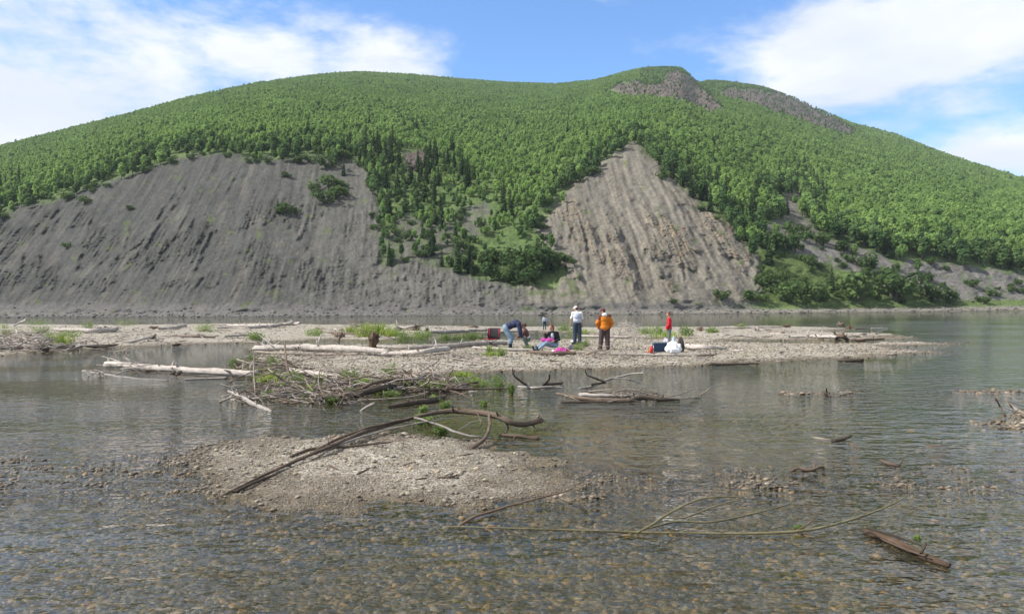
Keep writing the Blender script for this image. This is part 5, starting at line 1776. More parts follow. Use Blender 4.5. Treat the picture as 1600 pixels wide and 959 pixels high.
SPR = [(500, 600, 26, 16, 'small green shoot at the back of the twig heap, left of the bush pair'), (566, 606, 24, 16, 'small green shoot among the dark logs of the brushwood'),
       (590, 616, 22, 14, 'green shoot left of the dark wet log'), (655, 600, 30, 14, 'green shoot on top of the right brushwood'), (729, 600, 26, 14, 'green shoot behind the trailing brown branch'),
       (420, 622, 22, 14, 'green shoot above the pale splintered trunk'), (545, 618, 22, 12, 'green shoot at the front middle of the brushwood'), (676, 628, 20, 12, 'green shoot at the right end of the dark wet log'),
       (612, 592, 34, 28, 'bright green leafy bush at the back of the brushwood, tallest of its row'), (546, 597, 36, 26, 'green leafy bush left of the tallest bush behind the brushwood'),
       (463, 603, 26, 32, 'green bush growing in the middle of the twig heap'), (519, 632, 22, 16, 'small bright bush at the front right of the twig heap'),
       (440, 610, 30, 14, 'low green sprout in the left of the twig heap'), (485, 622, 24, 14, 'low green sprout in the centre front of the twig heap'),
       (612, 624, 22, 18, 'small green sprout behind the dark wet log'), (632, 611, 26, 18, 'small bush left of the pair behind the dark wet log'), (668, 612, 34, 20, 'wider bright bush behind the dark wet log'),
       (690, 612, 26, 20, 'bright bush right of the wider one behind the dark wet log'), (712, 607, 22, 18, 'small sprout at the bend of the trailing brown branch'),
       (748, 606, 34, 18, 'green bush above the trailing brown branch, left of two'), (780, 609, 34, 24, 'bright bush at the right end of the trailing brown branch'),
       (800, 617, 16, 20, 'thin sprout in the water at the end of the trailing brown branch'), (368, 572, 30, 16, 'green sprout left of the upright pale stem'),
       (392, 570, 28, 18, 'green bush beside the upright pale stem'), (425, 572, 34, 20, 'dark green bush behind the twig heap'), (662, 644, 16, 12, 'tiny sprout on the forked branch, left of two'),
       (698, 641, 22, 16, 'small sprout growing on top of the forked branch'), (757, 634, 12, 9, 'tiny sprout above the right end of the forked branch'),
       (660, 664, 30, 20, 'yellow green sprout hanging under the forked branch'), (690, 678, 22, 16, 'thin sprout in the water behind the near spit'),
       (1008, 524, 40, 16, 'low green bush behind the man in orange, left of three'), (1034, 524, 40, 17, 'green bush behind the woman in red'), (1070, 524, 36, 15, 'green bush right of the woman in red'),
       (704, 531, 40, 9, 'low green plants at the pool behind the curved log'), (640, 530, 60, 11, 'wide low green plants right of the tall grass clump'), (665, 527, 46, 9, 'low green plants below the dark root wads'),
       (764, 550, 22, 12, 'small weed in front of the folding chair'), (784, 556, 26, 16, 'weed on the gravel in front of the bending man'), (740, 529, 40, 9, 'low green plants behind the folding chair'),
       (828, 548, 18, 12, 'small weed at the feet of the bending man'), (905, 547, 24, 14, 'dark green weed right of the pink bag'), (915, 540, 22, 12, 'small weed below the man in the white cap'),
       (82, 536, 30, 22, 'yellow green bush in the driftwood at left'), (60, 522, 40, 16, 'green bush at the back of the driftwood at left'), (10, 526, 36, 22, 'green bush at the very left edge of the photo'),
       (110, 528, 40, 12, 'low green weeds on the left bar'), (140, 512, 30, 10, 'low green bush behind the thick pale log'), (322, 518, 50, 10, 'low green weeds in the middle of the left bar'),
       (395, 530, 40, 10, 'low green weeds at the right end of the left bar'), (490, 524, 50, 9, 'low green weeds left of the tall grass clump'), (1433, 844, 9, 9, 'tiny green sprout beside the rotten log'),
       (1248, 826, 14, 8, 'tiny green sprout on the long willow stem'), (880, 516, 50, 9, 'low green plants behind the man in the white cap'), (1160, 513, 34, 7, 'low plants at the back of the far bar at right'),
       (60, 508, 50, 8, 'low green fringe at the back of the left bar'), (200, 508, 40, 8, 'low green fringe behind the pale logs'), (1110, 520, 30, 8, 'low green tuft by the brown root wad')]
for i, (x, y, w_, h_, lab) in enumerate(SPR):
    far_ = y < 540
    sprout(x, y, w_, h_, lab, 700 + i, leaf=.10 if far_ else (.055 if y < 700 else .03), n=int(200 + w_ * 16))
for i, (x, y, w_, h_, lab) in enumerate([(572, 526, 46, 26, 'tall yellow green grass clump on the far bar, left half'), (592, 522, 50, 24, 'tall yellow green grass clump on the far bar, right half'),
                                         (548, 524, 30, 18, 'shorter grass clump at the left foot of the tall ones'), (612, 526, 36, 16, 'green grass clump right of the tall yellow ones'),
                                         (95, 541, 40, 26, 'yellow green grass clump at the water edge at left'), (1040, 526, 120, 12, 'wide fringe of green grass behind the woman in red'),
                                         (905, 520, 60, 10, 'thin grass fringe behind the man in the white cap'), (768, 556, 50, 10, 'thin grass in front of the folding chair'),
                                         (720, 588, 50, 12, 'thin grass on the front edge of the gravel bar'), (420, 600, 60, 24, 'thin grass rising from the left of the twig heap'), (470, 612, 60, 20, 'thin grass in the middle of the twig heap'), (395, 585, 50, 18, 'thin grass beside the upright pale stem'),
                                         (560, 600, 60, 16, 'thin grass on the brushwood behind the dark log'), (650, 606, 70, 16, 'thin grass among the sticks right of the twig heap'), (740, 600, 50, 14, 'thin grass at the right end of the brushwood')]):
    grass_clump(x, y, w_, h_, lab, 800 + i)

# ------------------------------------------------------------------ people
def plain(name, colr, rough=.8, var=.12, scale=9):
    m_, t, out = new_mat(name)
    co_ = t.add('ShaderNodeTexCoord').outputs['Object']
    nn_ = t.noise(co_, scale, 3, .6)
    c_ = t.mix(1.0, colr + (1,), t.ramp(nn_, [(.3, (1 - var,) * 3), (.7, (1 + var,) * 3)]), 'MULTIPLY')
    pbsdf(t, out, c_, rough, .25, t.bump(nn_, .4, .02))
    return m_


M_skin = plain('skin', (.50, .29, .21), .6, .06)
M_eye = plain('eye', (.03, .025, .02), .3, .02)
M_lip = plain('lip', (.40, .16, .13), .5, .03)


def cap_prim(p0, r0, p1, r1, n=14):
    p0, p1 = Vector(p0), Vector(p1)
    d = p1 - p0
    L = d.length
    if L < 1e-6:
        d = Vector((0, 0, 1))
    d = d.normalized()
    pts, rad = [], []
    for k in range(5):
        a = math.pi / 2 * k / 4
        pts.append(p0 - d * r0 * math.cos(a) if k else p0 - d * r0)
        rad.append(max(.0008, r0 * math.sin(a)))
    for k in range(5):
        a = math.pi / 2 * (1 - k / 4)
        pts.append(p1 + d * r1 * math.cos(a))
        rad.append(max(.0008, r1 * math.sin(a)))
    return tube(pts, rad, n)


def ell_prim(c, rx, ry, rz, rot=None):
    bm = bmesh.new()
    bmesh.ops.create_uvsphere(bm, u_segments=18, v_segments=12, radius=1)
    q_ = rot or Quaternion()
    V = [Vector(c) + q_ @ Vector((v.co.x * rx, v.co.y * ry, v.co.z * rz)) for v in bm.verts]
    Fc = [tuple(v.index for v in f.verts) for f in bm.faces]
    bm.free()
    return V, Fc


TS = bpy.data.scenes.new('workbench')


def fuse(name, prims, mat, parent, voxel=.012, smooth=3):
    b = MB()
    for p_ in prims:
        b.add(p_)
    me_ = b.mesh(name + '_raw', mat)
    tmp = bpy.data.objects.new(name + '_raw', me_)
    TS.collection.objects.link(tmp)
    md = tmp.modifiers.new('r', 'REMESH')
    md.mode = 'VOXEL'
    md.voxel_size = voxel
    md.use_smooth_shade = True
    if smooth:
        ms = tmp.modifiers.new('s', 'SMOOTH')
        ms.iterations = smooth
        ms.factor = .5
    with bpy.context.temp_override(scene=TS, view_layer=TS.view_layers[0]):
        dg = bpy.context.evaluated_depsgraph_get()
        me2 = bpy.data.meshes.new_from_object(tmp.evaluated_get(dg))
    bpy.data.objects.remove(tmp)
    bpy.data.meshes.remove(me_)
    me2.name = name
    me2.materials.clear()
    me2.materials.append(mat)
    o_ = bpy.data.objects.new(name, me2)
    C.objects.link(o_)
    o_.parent = parent
    return o_


def orient(fwd, up):
    f = Vector(fwd).normalized()
    u_ = Vector(up)
    r_ = f.cross(u_).normalized()
    u_ = r_.cross(f).normalized()
    return Matrix((r_, f, u_)).transposed().to_quaternion()


def hand(wr, el, side_v, curl=.6):
    """palm with five separate fingers"""
    wr, el = Vector(wr), Vector(el)
    d = (wr - el).normalized()
    sv = Vector(side_v)
    sv = (sv - d * sv.dot(d)).normalized()
    nv = d.cross(sv).normalized()
    pr = [cap_prim(wr, .026, wr + d * .05, .024)]
    pc = wr + d * .05
    for k in range(4):
        off = sv * (.033 - .022 * k)
        L = (.040, .045, .042, .032)[k]
        a0 = wr + d * .035 + off * .8
        a1 = pc + d * .035 + off
        a2 = a1 + (d * math.cos(curl * .6) + nv * math.sin(curl * .6)) * L
        a3 = a2 + (d * math.cos(curl * 1.4) + nv * math.sin(curl * 1.4)) * L * .75
        pr += [cap_prim(a0, .013, a1, .0105, 8), cap_prim(a1, .010, a2, .009, 8), cap_prim(a2, .009, a3, .0075, 8)]
    t0 = wr + d * .02 + sv * .025
    t1 = t0 + (d * .6 + sv * .7 + nv * .3).normalized() * .042
    t2 = t1 + (d * .9 + sv * .15 + nv * .45).normalized() * .034
    pr += [cap_prim(t0, .014, t1, .012, 8), cap_prim(t1, .011, t2, .009, 8)]
    return pr


def person(loc, J, outfit, label, scale=1.0, fingers=True):
    """J: joints in metres, x right, y away from the camera, z up, feet near the origin"""
    root = empty('person', loc)
    root.scale = (scale,) * 3
    tag(root, label, 'person', 'people on the gravel bar')
    V_ = {k: Vector(v) for k, v in J.items()}
    pe, ch, nk, hd = V_['pelvis'], V_['chest'], V_['neck'], V_['head']
    look, hup = V_['look'].normalized(), V_.get('hup', Vector((0, 0, 1)))
    qh = orient(look, hup)
    side = (V_['shR'] - V_['shL']).normalized()
    tq = orient(side.cross(ch - pe) * -1 if False else (ch - pe).cross(side) * -1, ch - pe)
    g_ = .9 if outfit.get('slim') else 1.0
    lo = outfit.get('loose', .006)

    def torso(inf):
        return [ell_prim(pe, .165 * g_ + inf, .125 * g_ + inf, .13 + inf, tq), ell_prim(pe.lerp(ch, .45), .150 * g_ + inf, .110 * g_ + inf, .16 + inf, tq),
                ell_prim(ch, .170 * g_ + inf, .120 * g_ + inf, .17 + inf, tq), cap_prim(V_['shL'], .058 * g_ + inf, V_['shR'], .058 * g_ + inf),
                cap_prim(ch, .10 + inf, nk.lerp(ch, .35), .075 + inf)]
    body = torso(-.004)
    body += [cap_prim(nk.lerp(ch, .2), .062, nk.lerp(hd, .45), .055)]
    body += [ell_prim(hd, .076, .094, .118, qh), ell_prim(hd + qh @ Vector((0, .022, -.060)), .056, .066, .060, qh)]
    body += [cap_prim(hd + qh @ Vector((0, .088, .012)), .009, hd + qh @ Vector((0, .108, -.022)), .014, 8)]
    for sx in (-1, 1):
        body.append(ell_prim(hd + qh @ Vector((.077 * sx, -.004, -.01)), .012, .020, .032, qh))
    for sd in 'LR':
        sh, el, wr = V_['sh' + sd], V_['el' + sd], V_['wr' + sd]
        body += [cap_prim(sh, .050 * g_, el, .038 * g_), cap_prim(el, .038 * g_, wr, .026)]
        body += hand(wr, el, V_.get('hs' + sd, look * 1.0), .7)
        hp, kn, an, toe = V_['hip' + sd], V_['kn' + sd], V_['an' + sd], V_['toe' + sd]
        body += [cap_prim(hp, .082 * g_, kn, .055 * g_), cap_prim(kn, .055 * g_, an, .038)]
        body += [cap_prim(an - Vector((0, 0, .03)), .042, toe, .032)]
    fuse('body', body, M_skin, root, .009, 1)
    # eyes, mouth
    b = MB()
    for sx in (-1, 1):
        b.add(ell_prim(hd + qh @ Vector((.032 * sx, .086, .008)), .012, .008, .008, qh))
    b.build('eyes', M_eye, root)
    MB().add(ell_prim(hd + qh @ Vector((0, .091, -.058)), .024, .008, .007, qh)).build('mouth', M_lip, root)
    # clothes
    top = outfit['top']
    sleeve = outfit.get('sleeve', 1.0)
    pr = torso(.014 + lo)[1:] if not outfit.get('long') else torso(.016 + lo)
    for sd in 'LR':
        sh, el, wr = V_['sh' + sd], V_['el' + sd], V_['wr' + sd]
        if sleeve >= 1:
            pr += [cap_prim(sh, .066 * g_ + lo, el, .054 + lo), cap_prim(el, .054 + lo, el.lerp(wr, .94), .042 + lo * .6)]
            pr.append(ell_prim(el + Vector((0, 0, .01)), .064 + lo, .06 + lo, .045))
        else:
            pr += [cap_prim(sh, .066 * g_, sh.lerp(el, .8), .058)]
    if outfit.get('long'):
        pr.append(ell_prim(pe - (ch - pe) * .12, .175 * g_ + lo, .14 * g_ + lo, .10, tq))
    pr.append(cap_prim(ch.lerp(nk, .4), .08, ch.lerp(nk, .75), .07))
    fuse(outfit.get('topname', 'jacket'), pr, top, root, .013, 2)
    pants = outfit['pants']
    pr = [ell_prim(pe, .180 * g_, .140 * g_, .13, tq)]
    for sd in 'LR':
        hp, kn, an = V_['hip' + sd], V_['kn' + sd], V_['an' + sd]
        pr += [cap_prim(hp, .098 * g_ + lo, kn, .072 * g_ + lo), cap_prim(kn, .072 * g_ + lo, kn.lerp(an, .42 if outfit.get('boot', 0) > .5 else .92), .060 + lo)]
        for f_ in (.3, .62, .82):
            pr.append(ell_prim(hp.lerp(kn, f_) + Vector((.012 * (f_ - .5), 0, 0)), .092 * g_ + lo, .088 * g_ + lo, .03))
        pr.append(ell_prim(kn.lerp(an, .3), .076 + lo, .074 + lo, .035))
        pr.append(cap_prim(pe.lerp(hp, .3), .11 * g_, hp, .1 * g_))
    fuse('trousers', pr, pants, root, .013, 2)
    for sd in 'LR':
        an, toe = V_['an' + sd], V_['toe' + sd]
        kn = V_['kn' + sd]
        hgt_ = outfit.get('boot', .15)
        fuse('boot', [cap_prim(an + (kn - an) * hgt_, .062 + .02 * (hgt_ > .3), an - Vector((0, 0, .02)), .055), cap_prim(an - Vector((0, 0, .03)), .055, toe, .045)], outfit['boots'], root, .012, 1)
    # hair or cap
    if outfit.get('hair'):
        hr = [ell_prim(hd + qh @ Vector((0, -.014, .022)), .086, .098, .112, qh)]
        if outfit.get('longhair'):
            hr += [cap_prim(hd + qh @ Vector((0, -.06, 0)), .078, hd + qh @ Vector((0, -.075, -.15)), .055)]
        # keep the face free: the hair shell is cut off in front
        o_ = fuse('hair', hr, outfit['hair'], root, .010, 1)
        bm = bmesh.new()
        bm.from_mesh(o_.data)
        dele = []
        qi = qh.inverted()
        for v in bm.verts:
            l_ = qi @ (v.co - hd)
            if l_.y > .052 and l_.z < .062 or (l_.y > .015 and l_.z < -.03):
                dele.append(v)
        bmesh.ops.delete(bm, geom=dele, context='VERTS')
        bm.to_mesh(o_.data)
        bm.free()
    if outfit.get('cap'):
        fuse('cap', [ell_prim(hd + qh @ Vector((0, -.004, .058)), .090, .104, .080, qh), ell_prim(hd + qh @ Vector((0, .110, .045)), .062, .062, .012, qh)], outfit['cap'], root, .010, 1)
    for nm, prims, mt in outfit.get('extra', []):
        fuse(nm, prims(V_, tq, qh), mt, root, .012, 2)
    return root


def base_stand():
    return dict(pelvis=(0, 0, .98), chest=(0, 0, 1.32), neck=(0, 0, 1.52), head=(0, 0, 1.665), look=(0, 1, 0),
                shL=(-.175, 0, 1.43), elL=(-.225, .0, 1.14), wrL=(-.22, .05, .90), shR=(.175, 0, 1.43), elR=(.225, 0, 1.14), wrR=(.22, .05, .90),
                hipL=(-.09, 0, .92), knL=(-.11, .02, .50), anL=(-.12, 0, .09), toeL=(-.14, .15, .045), hipR=(.09, 0, .92), knR=(.11, .02, .50), anR=(.12, 0, .09), toeR=(.15, .15, .045))


m_navy = plain('navy_cloth', (.032, .038, .085))
m_jean = plain('pale_denim', (.20, .27, .35), .8, .3, 8)
m_boot = plain('dark_rubber', (.025, .028, .035), .5)
m_white = plain('white_cloth', (.72, .71, .70))
m_greyvest = plain('grey_vest_cloth', (.40, .44, .52), .8, .35, 14)
m_dkpants = plain('dark_blue_cloth', (.035, .05, .075))
m_orange = plain('orange_cloth', (.56, .175, .018))
m_maroon = plain('maroon_cloth', (.12, .055, .05))
m_blackc = plain('black_cloth', (.022, .020, .022))
m_red = plain('red_cloth', (.52, .020, .035))
m_brownh = plain('brown_hair', (.085, .035, .02), .7, .3, 40)
m_redh = plain('auburn_hair', (.20, .06, .03), .7, .3, 40)
m_redcap = plain('dark_red_cap_cloth', (.13, .035, .035))
m_cap = plain('pale_cap_cloth', (.72, .66, .60))
m_green = plain('grey_green_cloth', (.12, .15, .13))
m_pink = plain('magenta_cloth', (.42, .055, .27), .85, .5, 16)
m_lilac = plain('lilac_plastic', (.50, .46, .55))
m_wader = plain('brown_wader_cloth', (.075, .050, .050))

# bending man
J = dict(pelvis=(-.27, 0, .95), chest=(.14, .0, 1.10), neck=(.36, 0, 1.08), head=(.49, -.02, 1.00), look=(.45, -.1, -.85), hup=(.9, 0, .3),
         shL=(.28, .17, 1.08), elL=(.36, .18, .80), wrL=(.36, .12, .56), shR=(.28, -.17, 1.08), elR=(.34, -.20, .79), wrR=(.40, -.14, .55), hsL=(0, -1, 0), hsR=(0, 1, 0),
         hipL=(-.26, .09, .90), knL=(-.06, .12, .50), anL=(-.05, .13, .09), toeL=(.11, .14, .045), hipR=(-.26, -.09, .90), knR=(-.02, -.11, .50), anR=(-.10, -.12, .09), toeR=(.06, -.13, .045))
person(place(800, 546.5), J, dict(top=m_navy, topname='sweater', pants=m_jean, boots=m_boot, boot=.55, hair=m_brownh, loose=.034), 'person in navy top and pale blue trousers bending deeply forward, arms reaching down', 1.04)
# crouching person behind him
J = dict(pelvis=(.10, .05, .42), chest=(.0, .0, .72), neck=(-.06, -.02, .90), head=(-.10, -.04, 1.02), look=(-.8, -.5, -.35),
         shL=(-.05, -.17, .80), elL=(-.22, -.22, .62), wrL=(-.38, -.16, .52), shR=(.0, .17, .80), elR=(-.15, .22, .60), wrR=(-.32, .15, .50),
         hipL=(.08, -.06, .38), knL=(-.12, -.18, .46), anL=(.05, -.14, .09), toeL=(-.10, -.16, .045), hipR=(.10, .13, .38), knR=(-.10, .20, .46), anR=(.10, .16, .09), toeR=(-.05, .18, .045))
person(place(822, 543.5), J, dict(top=m_maroon, pants=m_green, boots=m_boot, hair=m_brownh, slim=True,
       extra=[('shirt', lambda V_, tq, qh: [ell_prim(V_['pelvis'].lerp(V_['chest'], .35), .155, .125, .13, tq)], m_white)]),
       'person in a maroon top and grey green trousers crouching behind the bending man', .98)
# far child
J = base_stand()
person(place(851, 515.5), J, dict(top=m_greyvest, topname='shirt', pants=m_dkpants, boots=m_boot, hair=m_brownh, slim=True, longhair=True), 'small person in a pale grey top standing far back at the water edge', .74)
# seated woman
J = dict(pelvis=(.18, .05, .30), chest=(.14, .0, .64), neck=(.08, -.02, .84), head=(.04, -.05, .98), look=(-.75, -.65, -.1),
         shL=(-.05, -.06, .75), elL=(-.20, -.14, .56), wrL=(-.22, -.18, .74), shR=(.28, .03, .75), elR=(.36, -.05, .48), wrR=(.16, -.22, .42), hsL=(0, 0, 1),
         hipL=(.08, -.04, .24), knL=(-.30, -.16, .34), anL=(-.66, -.20, .10), toeL=(-.74, -.22, .20), hipR=(.22, -.08, .24), knR=(-.18, -.30, .36), anR=(-.52, -.36, .10), toeR=(-.60, -.38, .21))
person(place(860, 548), J, dict(top=m_blackc, pants=m_jean, boots=m_boot, hair=m_redh, longhair=True,
       extra=[('blanket', lambda V_, tq, qh: [ell_prim(Vector((-.05, -.14, .44)), .24, .15, .12), ell_prim(Vector((-.25, -.12, .46)), .14, .12, .12)], m_pink),
              ('shirt', lambda V_, tq, qh: [ell_prim(V_['chest'] + Vector((-.05, -.07, -.02)), .09, .09, .15, tq)], m_greyvest)]),
       'seated woman with auburn hair and a black jacket, a magenta blanket over her lap', 1.0)
# man in the white cap
J = base_stand()
J.update(look=(-.9, .25, -.25), head=(-.055, .02, 1.655), neck=(-.02, 0, 1.52), chest=(0, 0, 1.32), elL=(-.30, .02, 1.17), wrL=(-.30, .10, .93), elR=(.27, .0, 1.14), wrR=(.27, .08, .90))
person(place(902, 536.5), J, dict(top=m_white, topname='shirt', sleeve=.6, pants=m_dkpants, boots=m_boot, boot=.4, loose=.026, cap=m_cap, hair=m_brownh,
       extra=[('vest', lambda V_, tq, qh: [ell_prim(V_['chest'] + Vector((.02, -.02, -.02)), .205, .165, .20, tq), ell_prim(V_['pelvis'].lerp(V_['chest'], .35) + Vector((.01, -.01, 0)), .200, .160, .16, tq)], m_greyvest)]),
       'man in a pale cap, white shirt and grey vest, standing back turned, looking left', 1.05)
# man in orange
J = base_stand()
J.update(look=(-.85, .45, -.35), head=(-.06, .01, 1.655), neck=(-.02, 0, 1.52), elL=(-.31, -.02, 1.16), wrL=(-.24, .10, .96), elR=(.31, -.02, 1.16), wrR=(.24, .10, .96),
         knL=(-.15, .02, .50), anL=(-.20, 0, .09), toeL=(-.27, .13, .045), hipL=(-.10, 0, .90), hipR=(.10, 0, .90), knR=(.12, .03, .50), anR=(.13, 0, .09), toeR=(.18, .14, .045))
person(place(945, 546.5), J, dict(top=m_orange, long=True, loose=.034, pants=m_wader, boots=m_wader, boot=.5, cap=m_redcap, hair=m_brownh,
       extra=[('shoulder_panel', lambda V_, tq, qh: [cap_prim(V_['shL'] + Vector((-.01, 0, .02)), .108, V_['shR'] + Vector((.01, 0, .02)), .108), cap_prim(V_['shL'] + Vector((-.01, 0, 0)), .106, V_['shL'].lerp(V_['elL'], .45), .100)], m_maroon),
              ('hood', lambda V_, tq, qh: [ell_prim(V_['neck'] + Vector((.01, -.10, -.01)), .12, .085, .085)], m_white)]),
       'man in an orange jacket with dark shoulders and pale hood, standing back turned', 1.0)
# woman in red
J = base_stand()
J.update(look=(-1, -.1, -.25), shL=(-.03, -.165, 1.43), elL=(-.06, -.20, 1.15), wrL=(-.17, -.14, .98), shR=(.03, .165, 1.43), elR=(0, .2, 1.15), wrR=(-.15, .14, .98), head=(-.03, 0, 1.66), hsL=(0, 1, 0), hsR=(0, -1, 0),
         hipL=(0, -.09, .92), knL=(-.03, -.1, .5), anL=(0, -.11, .09), toeL=(-.15, -.12, .045), hipR=(0, .09, .92), knR=(-.02, .1, .5), anR=(0, .11, .09), toeR=(-.15, .12, .045))
person(place(1046, 542.5), J, dict(top=m_red, long=True, pants=m_green, boots=m_boot, hair=m_redh, slim=True), 'woman in a red jacket standing behind the white bag and the dark cooler', .88)


# ------------------------------------------------------------------ their things
def rounded_box(sx, sy, sz, bev=.02, taper=1.0, seg=3):
    bm = bmesh.new()
    bmesh.ops.create_cube(bm, size=1)
    for v in bm.verts:
        k = taper if v.co.z > 0 else 1
        v.co = Vector((v.co.x * sx * k, v.co.y * sy * k, (v.co.z + .5) * sz))
    bmesh.ops.bevel(bm, geom=bm.edges[:], offset=bev, segments=seg, affect='EDGES', profile=.6)
    V = [v.co.copy() for v in bm.verts]
    Fc = [tuple(v.index for v in f.verts) for f in bm.faces]
    bm.free()
    return V, Fc


def moved(vf, off, rz=0):
    q_ = Quaternion((0, 0, 1), rz)
    return [q_ @ Vector(v) + Vector(off) for v in vf[0]], vf[1]


m_cool = plain('navy_plastic', (.020, .040, .080), .5, .05)
m_coolid = plain('grey_plastic', (.10, .13, .17), .5, .05)
m_whitep = plain('white_plastic', (.78, .78, .80), .45, .06)
m_redp = plain('red_plastic', (.55, .06, .04), .4, .05)
m_orangep = plain('orange_plastic', (.70, .22, .05), .4, .05)
m_bluep = plain('blue_white_plastic', (.45, .58, .75), .3, .05)
m_metal = plain('dark_tube_metal', (.05, .05, .06), .4, .03)
m_chairred = plain('red_chair_fabric', (.30, .02, .035))

# cooler
c = place(1031, 551.5)
r_ = empty('cooler', c)
tag(r_, 'dark navy picnic cooler box standing on the gravel left of the white bag', 'cooler')
MB().add(rounded_box(.54, .34, .40, .025, 1.04)).build('box', m_cool, r_)
MB().add(moved(rounded_box(.57, .37, .07, .02), (0, 0, .402))).build('lid', m_coolid, r_)
MB().add(tube([(-.29, -.17, .34), (-.30, -.21, .24), (-.29, -.19, .22), (-.28, -.17, .2)], [.010] * 4, 6)).build('handle', m_whitep, r_)


def bag(name, px, py, w_, d_, h_, mat, label, seed, handles=True, squash=1.0):
    c = place(px, py)
    r_ = empty(name, c)
    tag(r_, label, 'bag')
    rr_ = np.random.default_rng(seed)
    bm = bmesh.new()
    bmesh.ops.create_icosphere(bm, subdivisions=4, radius=1)
    for v in bm.verts:
        d = v.co.copy()
        x = math.copysign(abs(d.x) ** .7, d.x) * w_ / 2
        y = math.copysign(abs(d.y) ** .7, d.y) * d_ / 2
        z = (math.copysign(abs(d.z) ** .75, d.z) * .5 + .5)
        k = 1 - .38 * max(0, z - .45) / .55
        wr_ = 1 + .30 * float(perlin(d.x * 3 + seed, d.y * 3 + d.z * 2.2)) + .20 * float(perlin(d.x * 8 + seed + d.y * 3, d.z * 7 + d.y * 4))
        v.co = Vector((x * k * wr_, y * k * wr_, z * h_ * wr_))
        v.co.z = max(0, v.co.z)
    me_ = bpy.data.meshes.new('sack')
    bm.to_mesh(me_)
    bm.free()
    me_.polygons.foreach_set('use_smooth', np.ones(len(me_.polygons), bool))
    link('sack', me_, mat, r_)
    if handles:
        for s_ in (-1, 1):
            MB().add(tube([(-w_ * .16, s_ * d_ * .15, h_ * .93), (-w_ * .12, s_ * d_ * .17, h_ * 1.14), (w_ * .12, s_ * d_ * .17, h_ * 1.14), (w_ * .16, s_ * d_ * .15, h_ * .93)], [.010] * 4, 6)).build('handle', mat, r_)
    return r_


bag('shopping_bag', 1052, 552, .62, .42, .46, m_whitep, 'bulging white carrier bag right of the dark cooler', 3)
bag('shopping_bag', 1041, 545, .36, .28, .46, m_lilac, 'pale lilac grey bag between the cooler and the woman in red', 5)
bag('backpack', 1064, 550, .30, .28, .58, plain('dark_green_red_cloth', (.06, .05, .045), .8, .5, 7), 'dark backpack standing right behind the white bag', 7)
bag('duffel_bag', 877, 553.5, .62, .36, .27, m_pink, 'bright magenta bundle lying on the ground right of the seated woman', 9, False)
bag('duffel_bag', 894, 546, .34, .26, .22, plain('violet_grey_cloth', (.10, .08, .13)), 'small dark violet bag on the ground below the man in the white cap', 12, False)
bag('shopping_bag', 744, 541, .40, .28, .16, plain('pale_pink_cloth', (.55, .42, .46)), 'pale pink bundle lying on the log left of the folding chair', 15, False)

bag('clothes_bundle', 866, 552.5, .24, .2, .16, m_white, 'small white bundle between the seated woman and the magenta bundle', 21, False)
bag('clothes_bundle', 889, 553, .2, .2, .14, m_redp, 'small red bundle at the right end of the magenta bundle', 23, False)

# white sheet, bottle, red canister
c = place(901, 537.5)
r_ = empty('folded_sheet', c)
tag(r_, 'white sheet spread over a low box in front of the man in the white cap', 'sheet')
MB().add(rounded_box(.50, .30, .14, .02)).build('box', m_cool, r_)
fuse('sheet', [ell_prim((0, 0, .17), .34, .20, .05), ell_prim((.22, -.05, .13), .12, .14, .06), cap_prim((-.25, -.15, .14), .03, (.3, -.17, .10), .03)], m_white, r_, .014, 2)
c = place(1052.5, 544)
r_ = empty('water_bottle', c)
tag(r_, 'tall pale blue water bottle standing behind the white bag', 'bottle')
MB().add(tube([(0, 0, 0), (0, 0, .38), (0, 0, .46), (0, 0, .52)], [.06, .06, .05, .022], 14)).build('bottle_body', m_bluep, r_)
MB().add(tube([(0, 0, .522), (0, 0, .565)], [.028, .028], 12)).build('cap', m_whitep, r_)
c = place(1018, 551)
r_ = empty('fuel_bottle', c)
tag(r_, 'red canister standing left of the dark cooler', 'canister')
MB().add(tube([(0, 0, 0), (0, 0, .22), (0, 0, .27), (0, 0, .31)], [.075, .075, .05, .03], 14)).build('can', m_redp, r_)
MB().add(tube([(0, 0, .312), (0, 0, .335)], [.034, .034], 12)).build('cap', m_whitep, r_)
c = place(1012.5, 551.5)
r_ = empty('cup', c)
tag(r_, 'small orange cup left of the red canister', 'cup')
MB().add(tube([(0, 0, 0), (0, 0, .13)], [.035, .05], 14)).build('cup_body', m_orangep, r_)
MB().add(tube([(.045, 0, .10), (.085, 0, .09), (.085, 0, .05), (.04, 0, .035)], [.008] * 4, 6)).build('handle', m_orangep, r_)

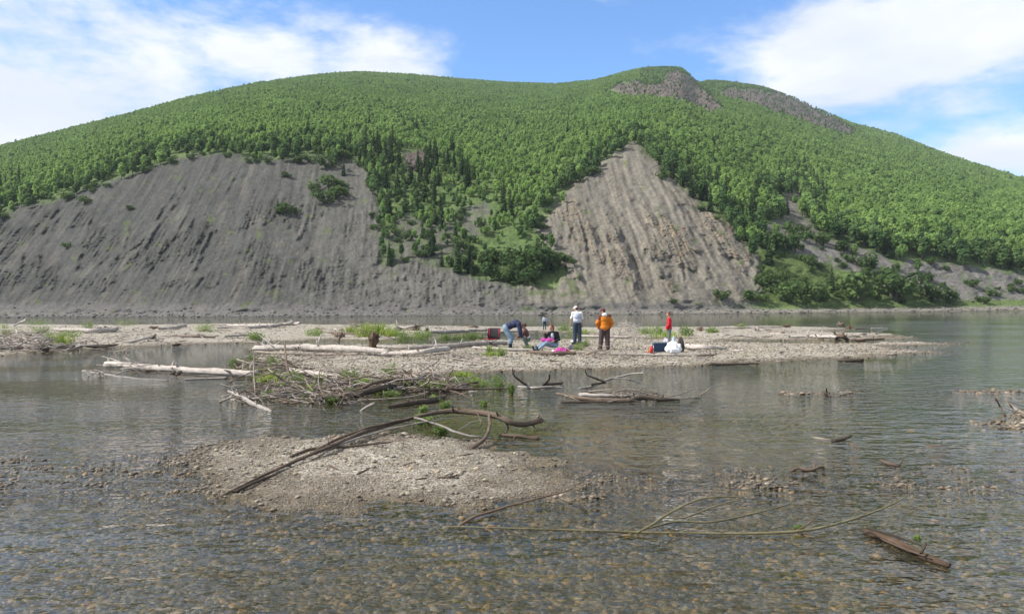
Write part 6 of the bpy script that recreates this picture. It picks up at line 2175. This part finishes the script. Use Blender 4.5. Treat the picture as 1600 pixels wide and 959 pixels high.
# folding chair
c = place(767, 543)
r_ = empty('folding_chair', c, math.radians(-25))
tag(r_, 'red and black folding camp chair standing on the gravel left of the bending man', 'chair')
LEG = [((-.27, -.25, 0), (.27, .25, .42)), ((.27, -.25, 0), (-.27, .25, .42)), ((-.27, .25, 0), (.27, -.25, .42)), ((.27, .25, 0), (-.27, -.25, .42))]
for a_, b_ in LEG:
    MB().add(tube([a_, b_], [.013, .013], 8)).build('leg', m_metal, r_)
for s_ in (-1, 1):
    MB().add(tube([(s_ * .29, .27, .36), (s_ * .31, .36, .88)], [.013, .013], 8)).build('back_post', m_metal, r_)
    MB().add(moved(rounded_box(.07, .46, .025, .01), (s_ * .33, .05, .60))).add(tube([(s_ * .31, -.24, .42), (s_ * .32, -.22, .61)], [.012, .012], 8)).build('armrest', m_blackc, r_)
seat = ([Vector((x * .27, y * .26, .42 - .06 * (1 - x * x) * (1 - y * y) - dz)) for dz in (0, .012) for y in (-1, -.5, 0, .5, 1) for x in (-1, -.5, 0, .5, 1)],
        [(i + j * 5, i + 1 + j * 5, i + 6 + j * 5, i + 5 + j * 5) for i in range(4) for j in range(4)] + [(25 + i + j * 5, 30 + i + j * 5, 31 + i + j * 5, 26 + i + j * 5) for i in range(4) for j in range(4)]
        + [(i, 25 + i, 26 + i, i + 1) for i in range(4)] + [(20 + i, 21 + i, 46 + i, 45 + i) for i in range(4)] + [(5 * j, 5 * j + 5, 30 + 5 * j, 25 + 5 * j) for j in range(4)] + [(4 + 5 * j, 29 + 5 * j, 34 + 5 * j, 9 + 5 * j) for j in range(4)])
MB().add(seat).build('seat', m_chairred, r_)
back = ([Vector((x * .30, .29 + .10 * z + .05 * (1 - x * x) + dz, .40 + .50 * z)) for dz in (0, .012) for z in (0, .33, .66, 1) for x in (-1, -.5, 0, .5, 1)],
        [(i + j * 5, i + 5 + j * 5, i + 6 + j * 5, i + 1 + j * 5) for i in range(4) for j in range(3)] + [(20 + i + j * 5, 21 + i + j * 5, 26 + i + j * 5, 25 + i + j * 5) for i in range(4) for j in range(3)]
        + [(15 + i, 35 + i, 36 + i, 16 + i) for i in range(4)] + [(i, i + 1, 21 + i, 20 + i) for i in range(4)])
MB().add(back).build('backrest', m_blackc, r_)
for s_ in (-1, 1):
    MB().add(tube([(s_ * .24, .33, .46), (s_ * .25, .38, .66), (s_ * .24, .40, .88)], [.035, .04, .035], 8)).build('side_panel', m_chairred, r_)

# ------------------------------------------------------------------ the air
b = MB()
HX, HZ0, HZ1 = 1600, -4.0, 330.0
b.V = [(-HX, -HX, HZ0), (HX, -HX, HZ0), (HX, HX, HZ0), (-HX, HX, HZ0), (-HX, -HX, HZ1), (HX, -HX, HZ1), (HX, HX, HZ1), (-HX, HX, HZ1)]
b.F = [(0, 3, 2, 1), (4, 5, 6, 7), (0, 1, 5, 4), (1, 2, 6, 5), (2, 3, 7, 6), (3, 0, 4, 7)]
b.M = [0] * 6
m_hz = bpy.data.materials.new('haze')
m_hz.use_nodes = True
m_hz.node_tree.nodes.clear()
t = NT(m_hz.node_tree)
out = t.add('ShaderNodeOutputMaterial')
pv = t.add('ShaderNodeVolumePrincipled', {'Color': (.82, .90, 1.0, 1), 'Density': .0001})
t.l.new(pv.outputs[0], out.inputs['Volume'])
tag(b.build('haze', m_hz, None, False), kind='stuff')
print('hill top', float(ZZ.max()), 'hill far', float(YY.max()), 'hill side', float(np.abs(XX).max()))

bpy.data.scenes.remove(TS)
for o_ in bpy.data.objects:
    if 'label' in o_ and len(o_['label'].split()) > 16:
        print('LONG', len(o_['label'].split()), o_['label'])
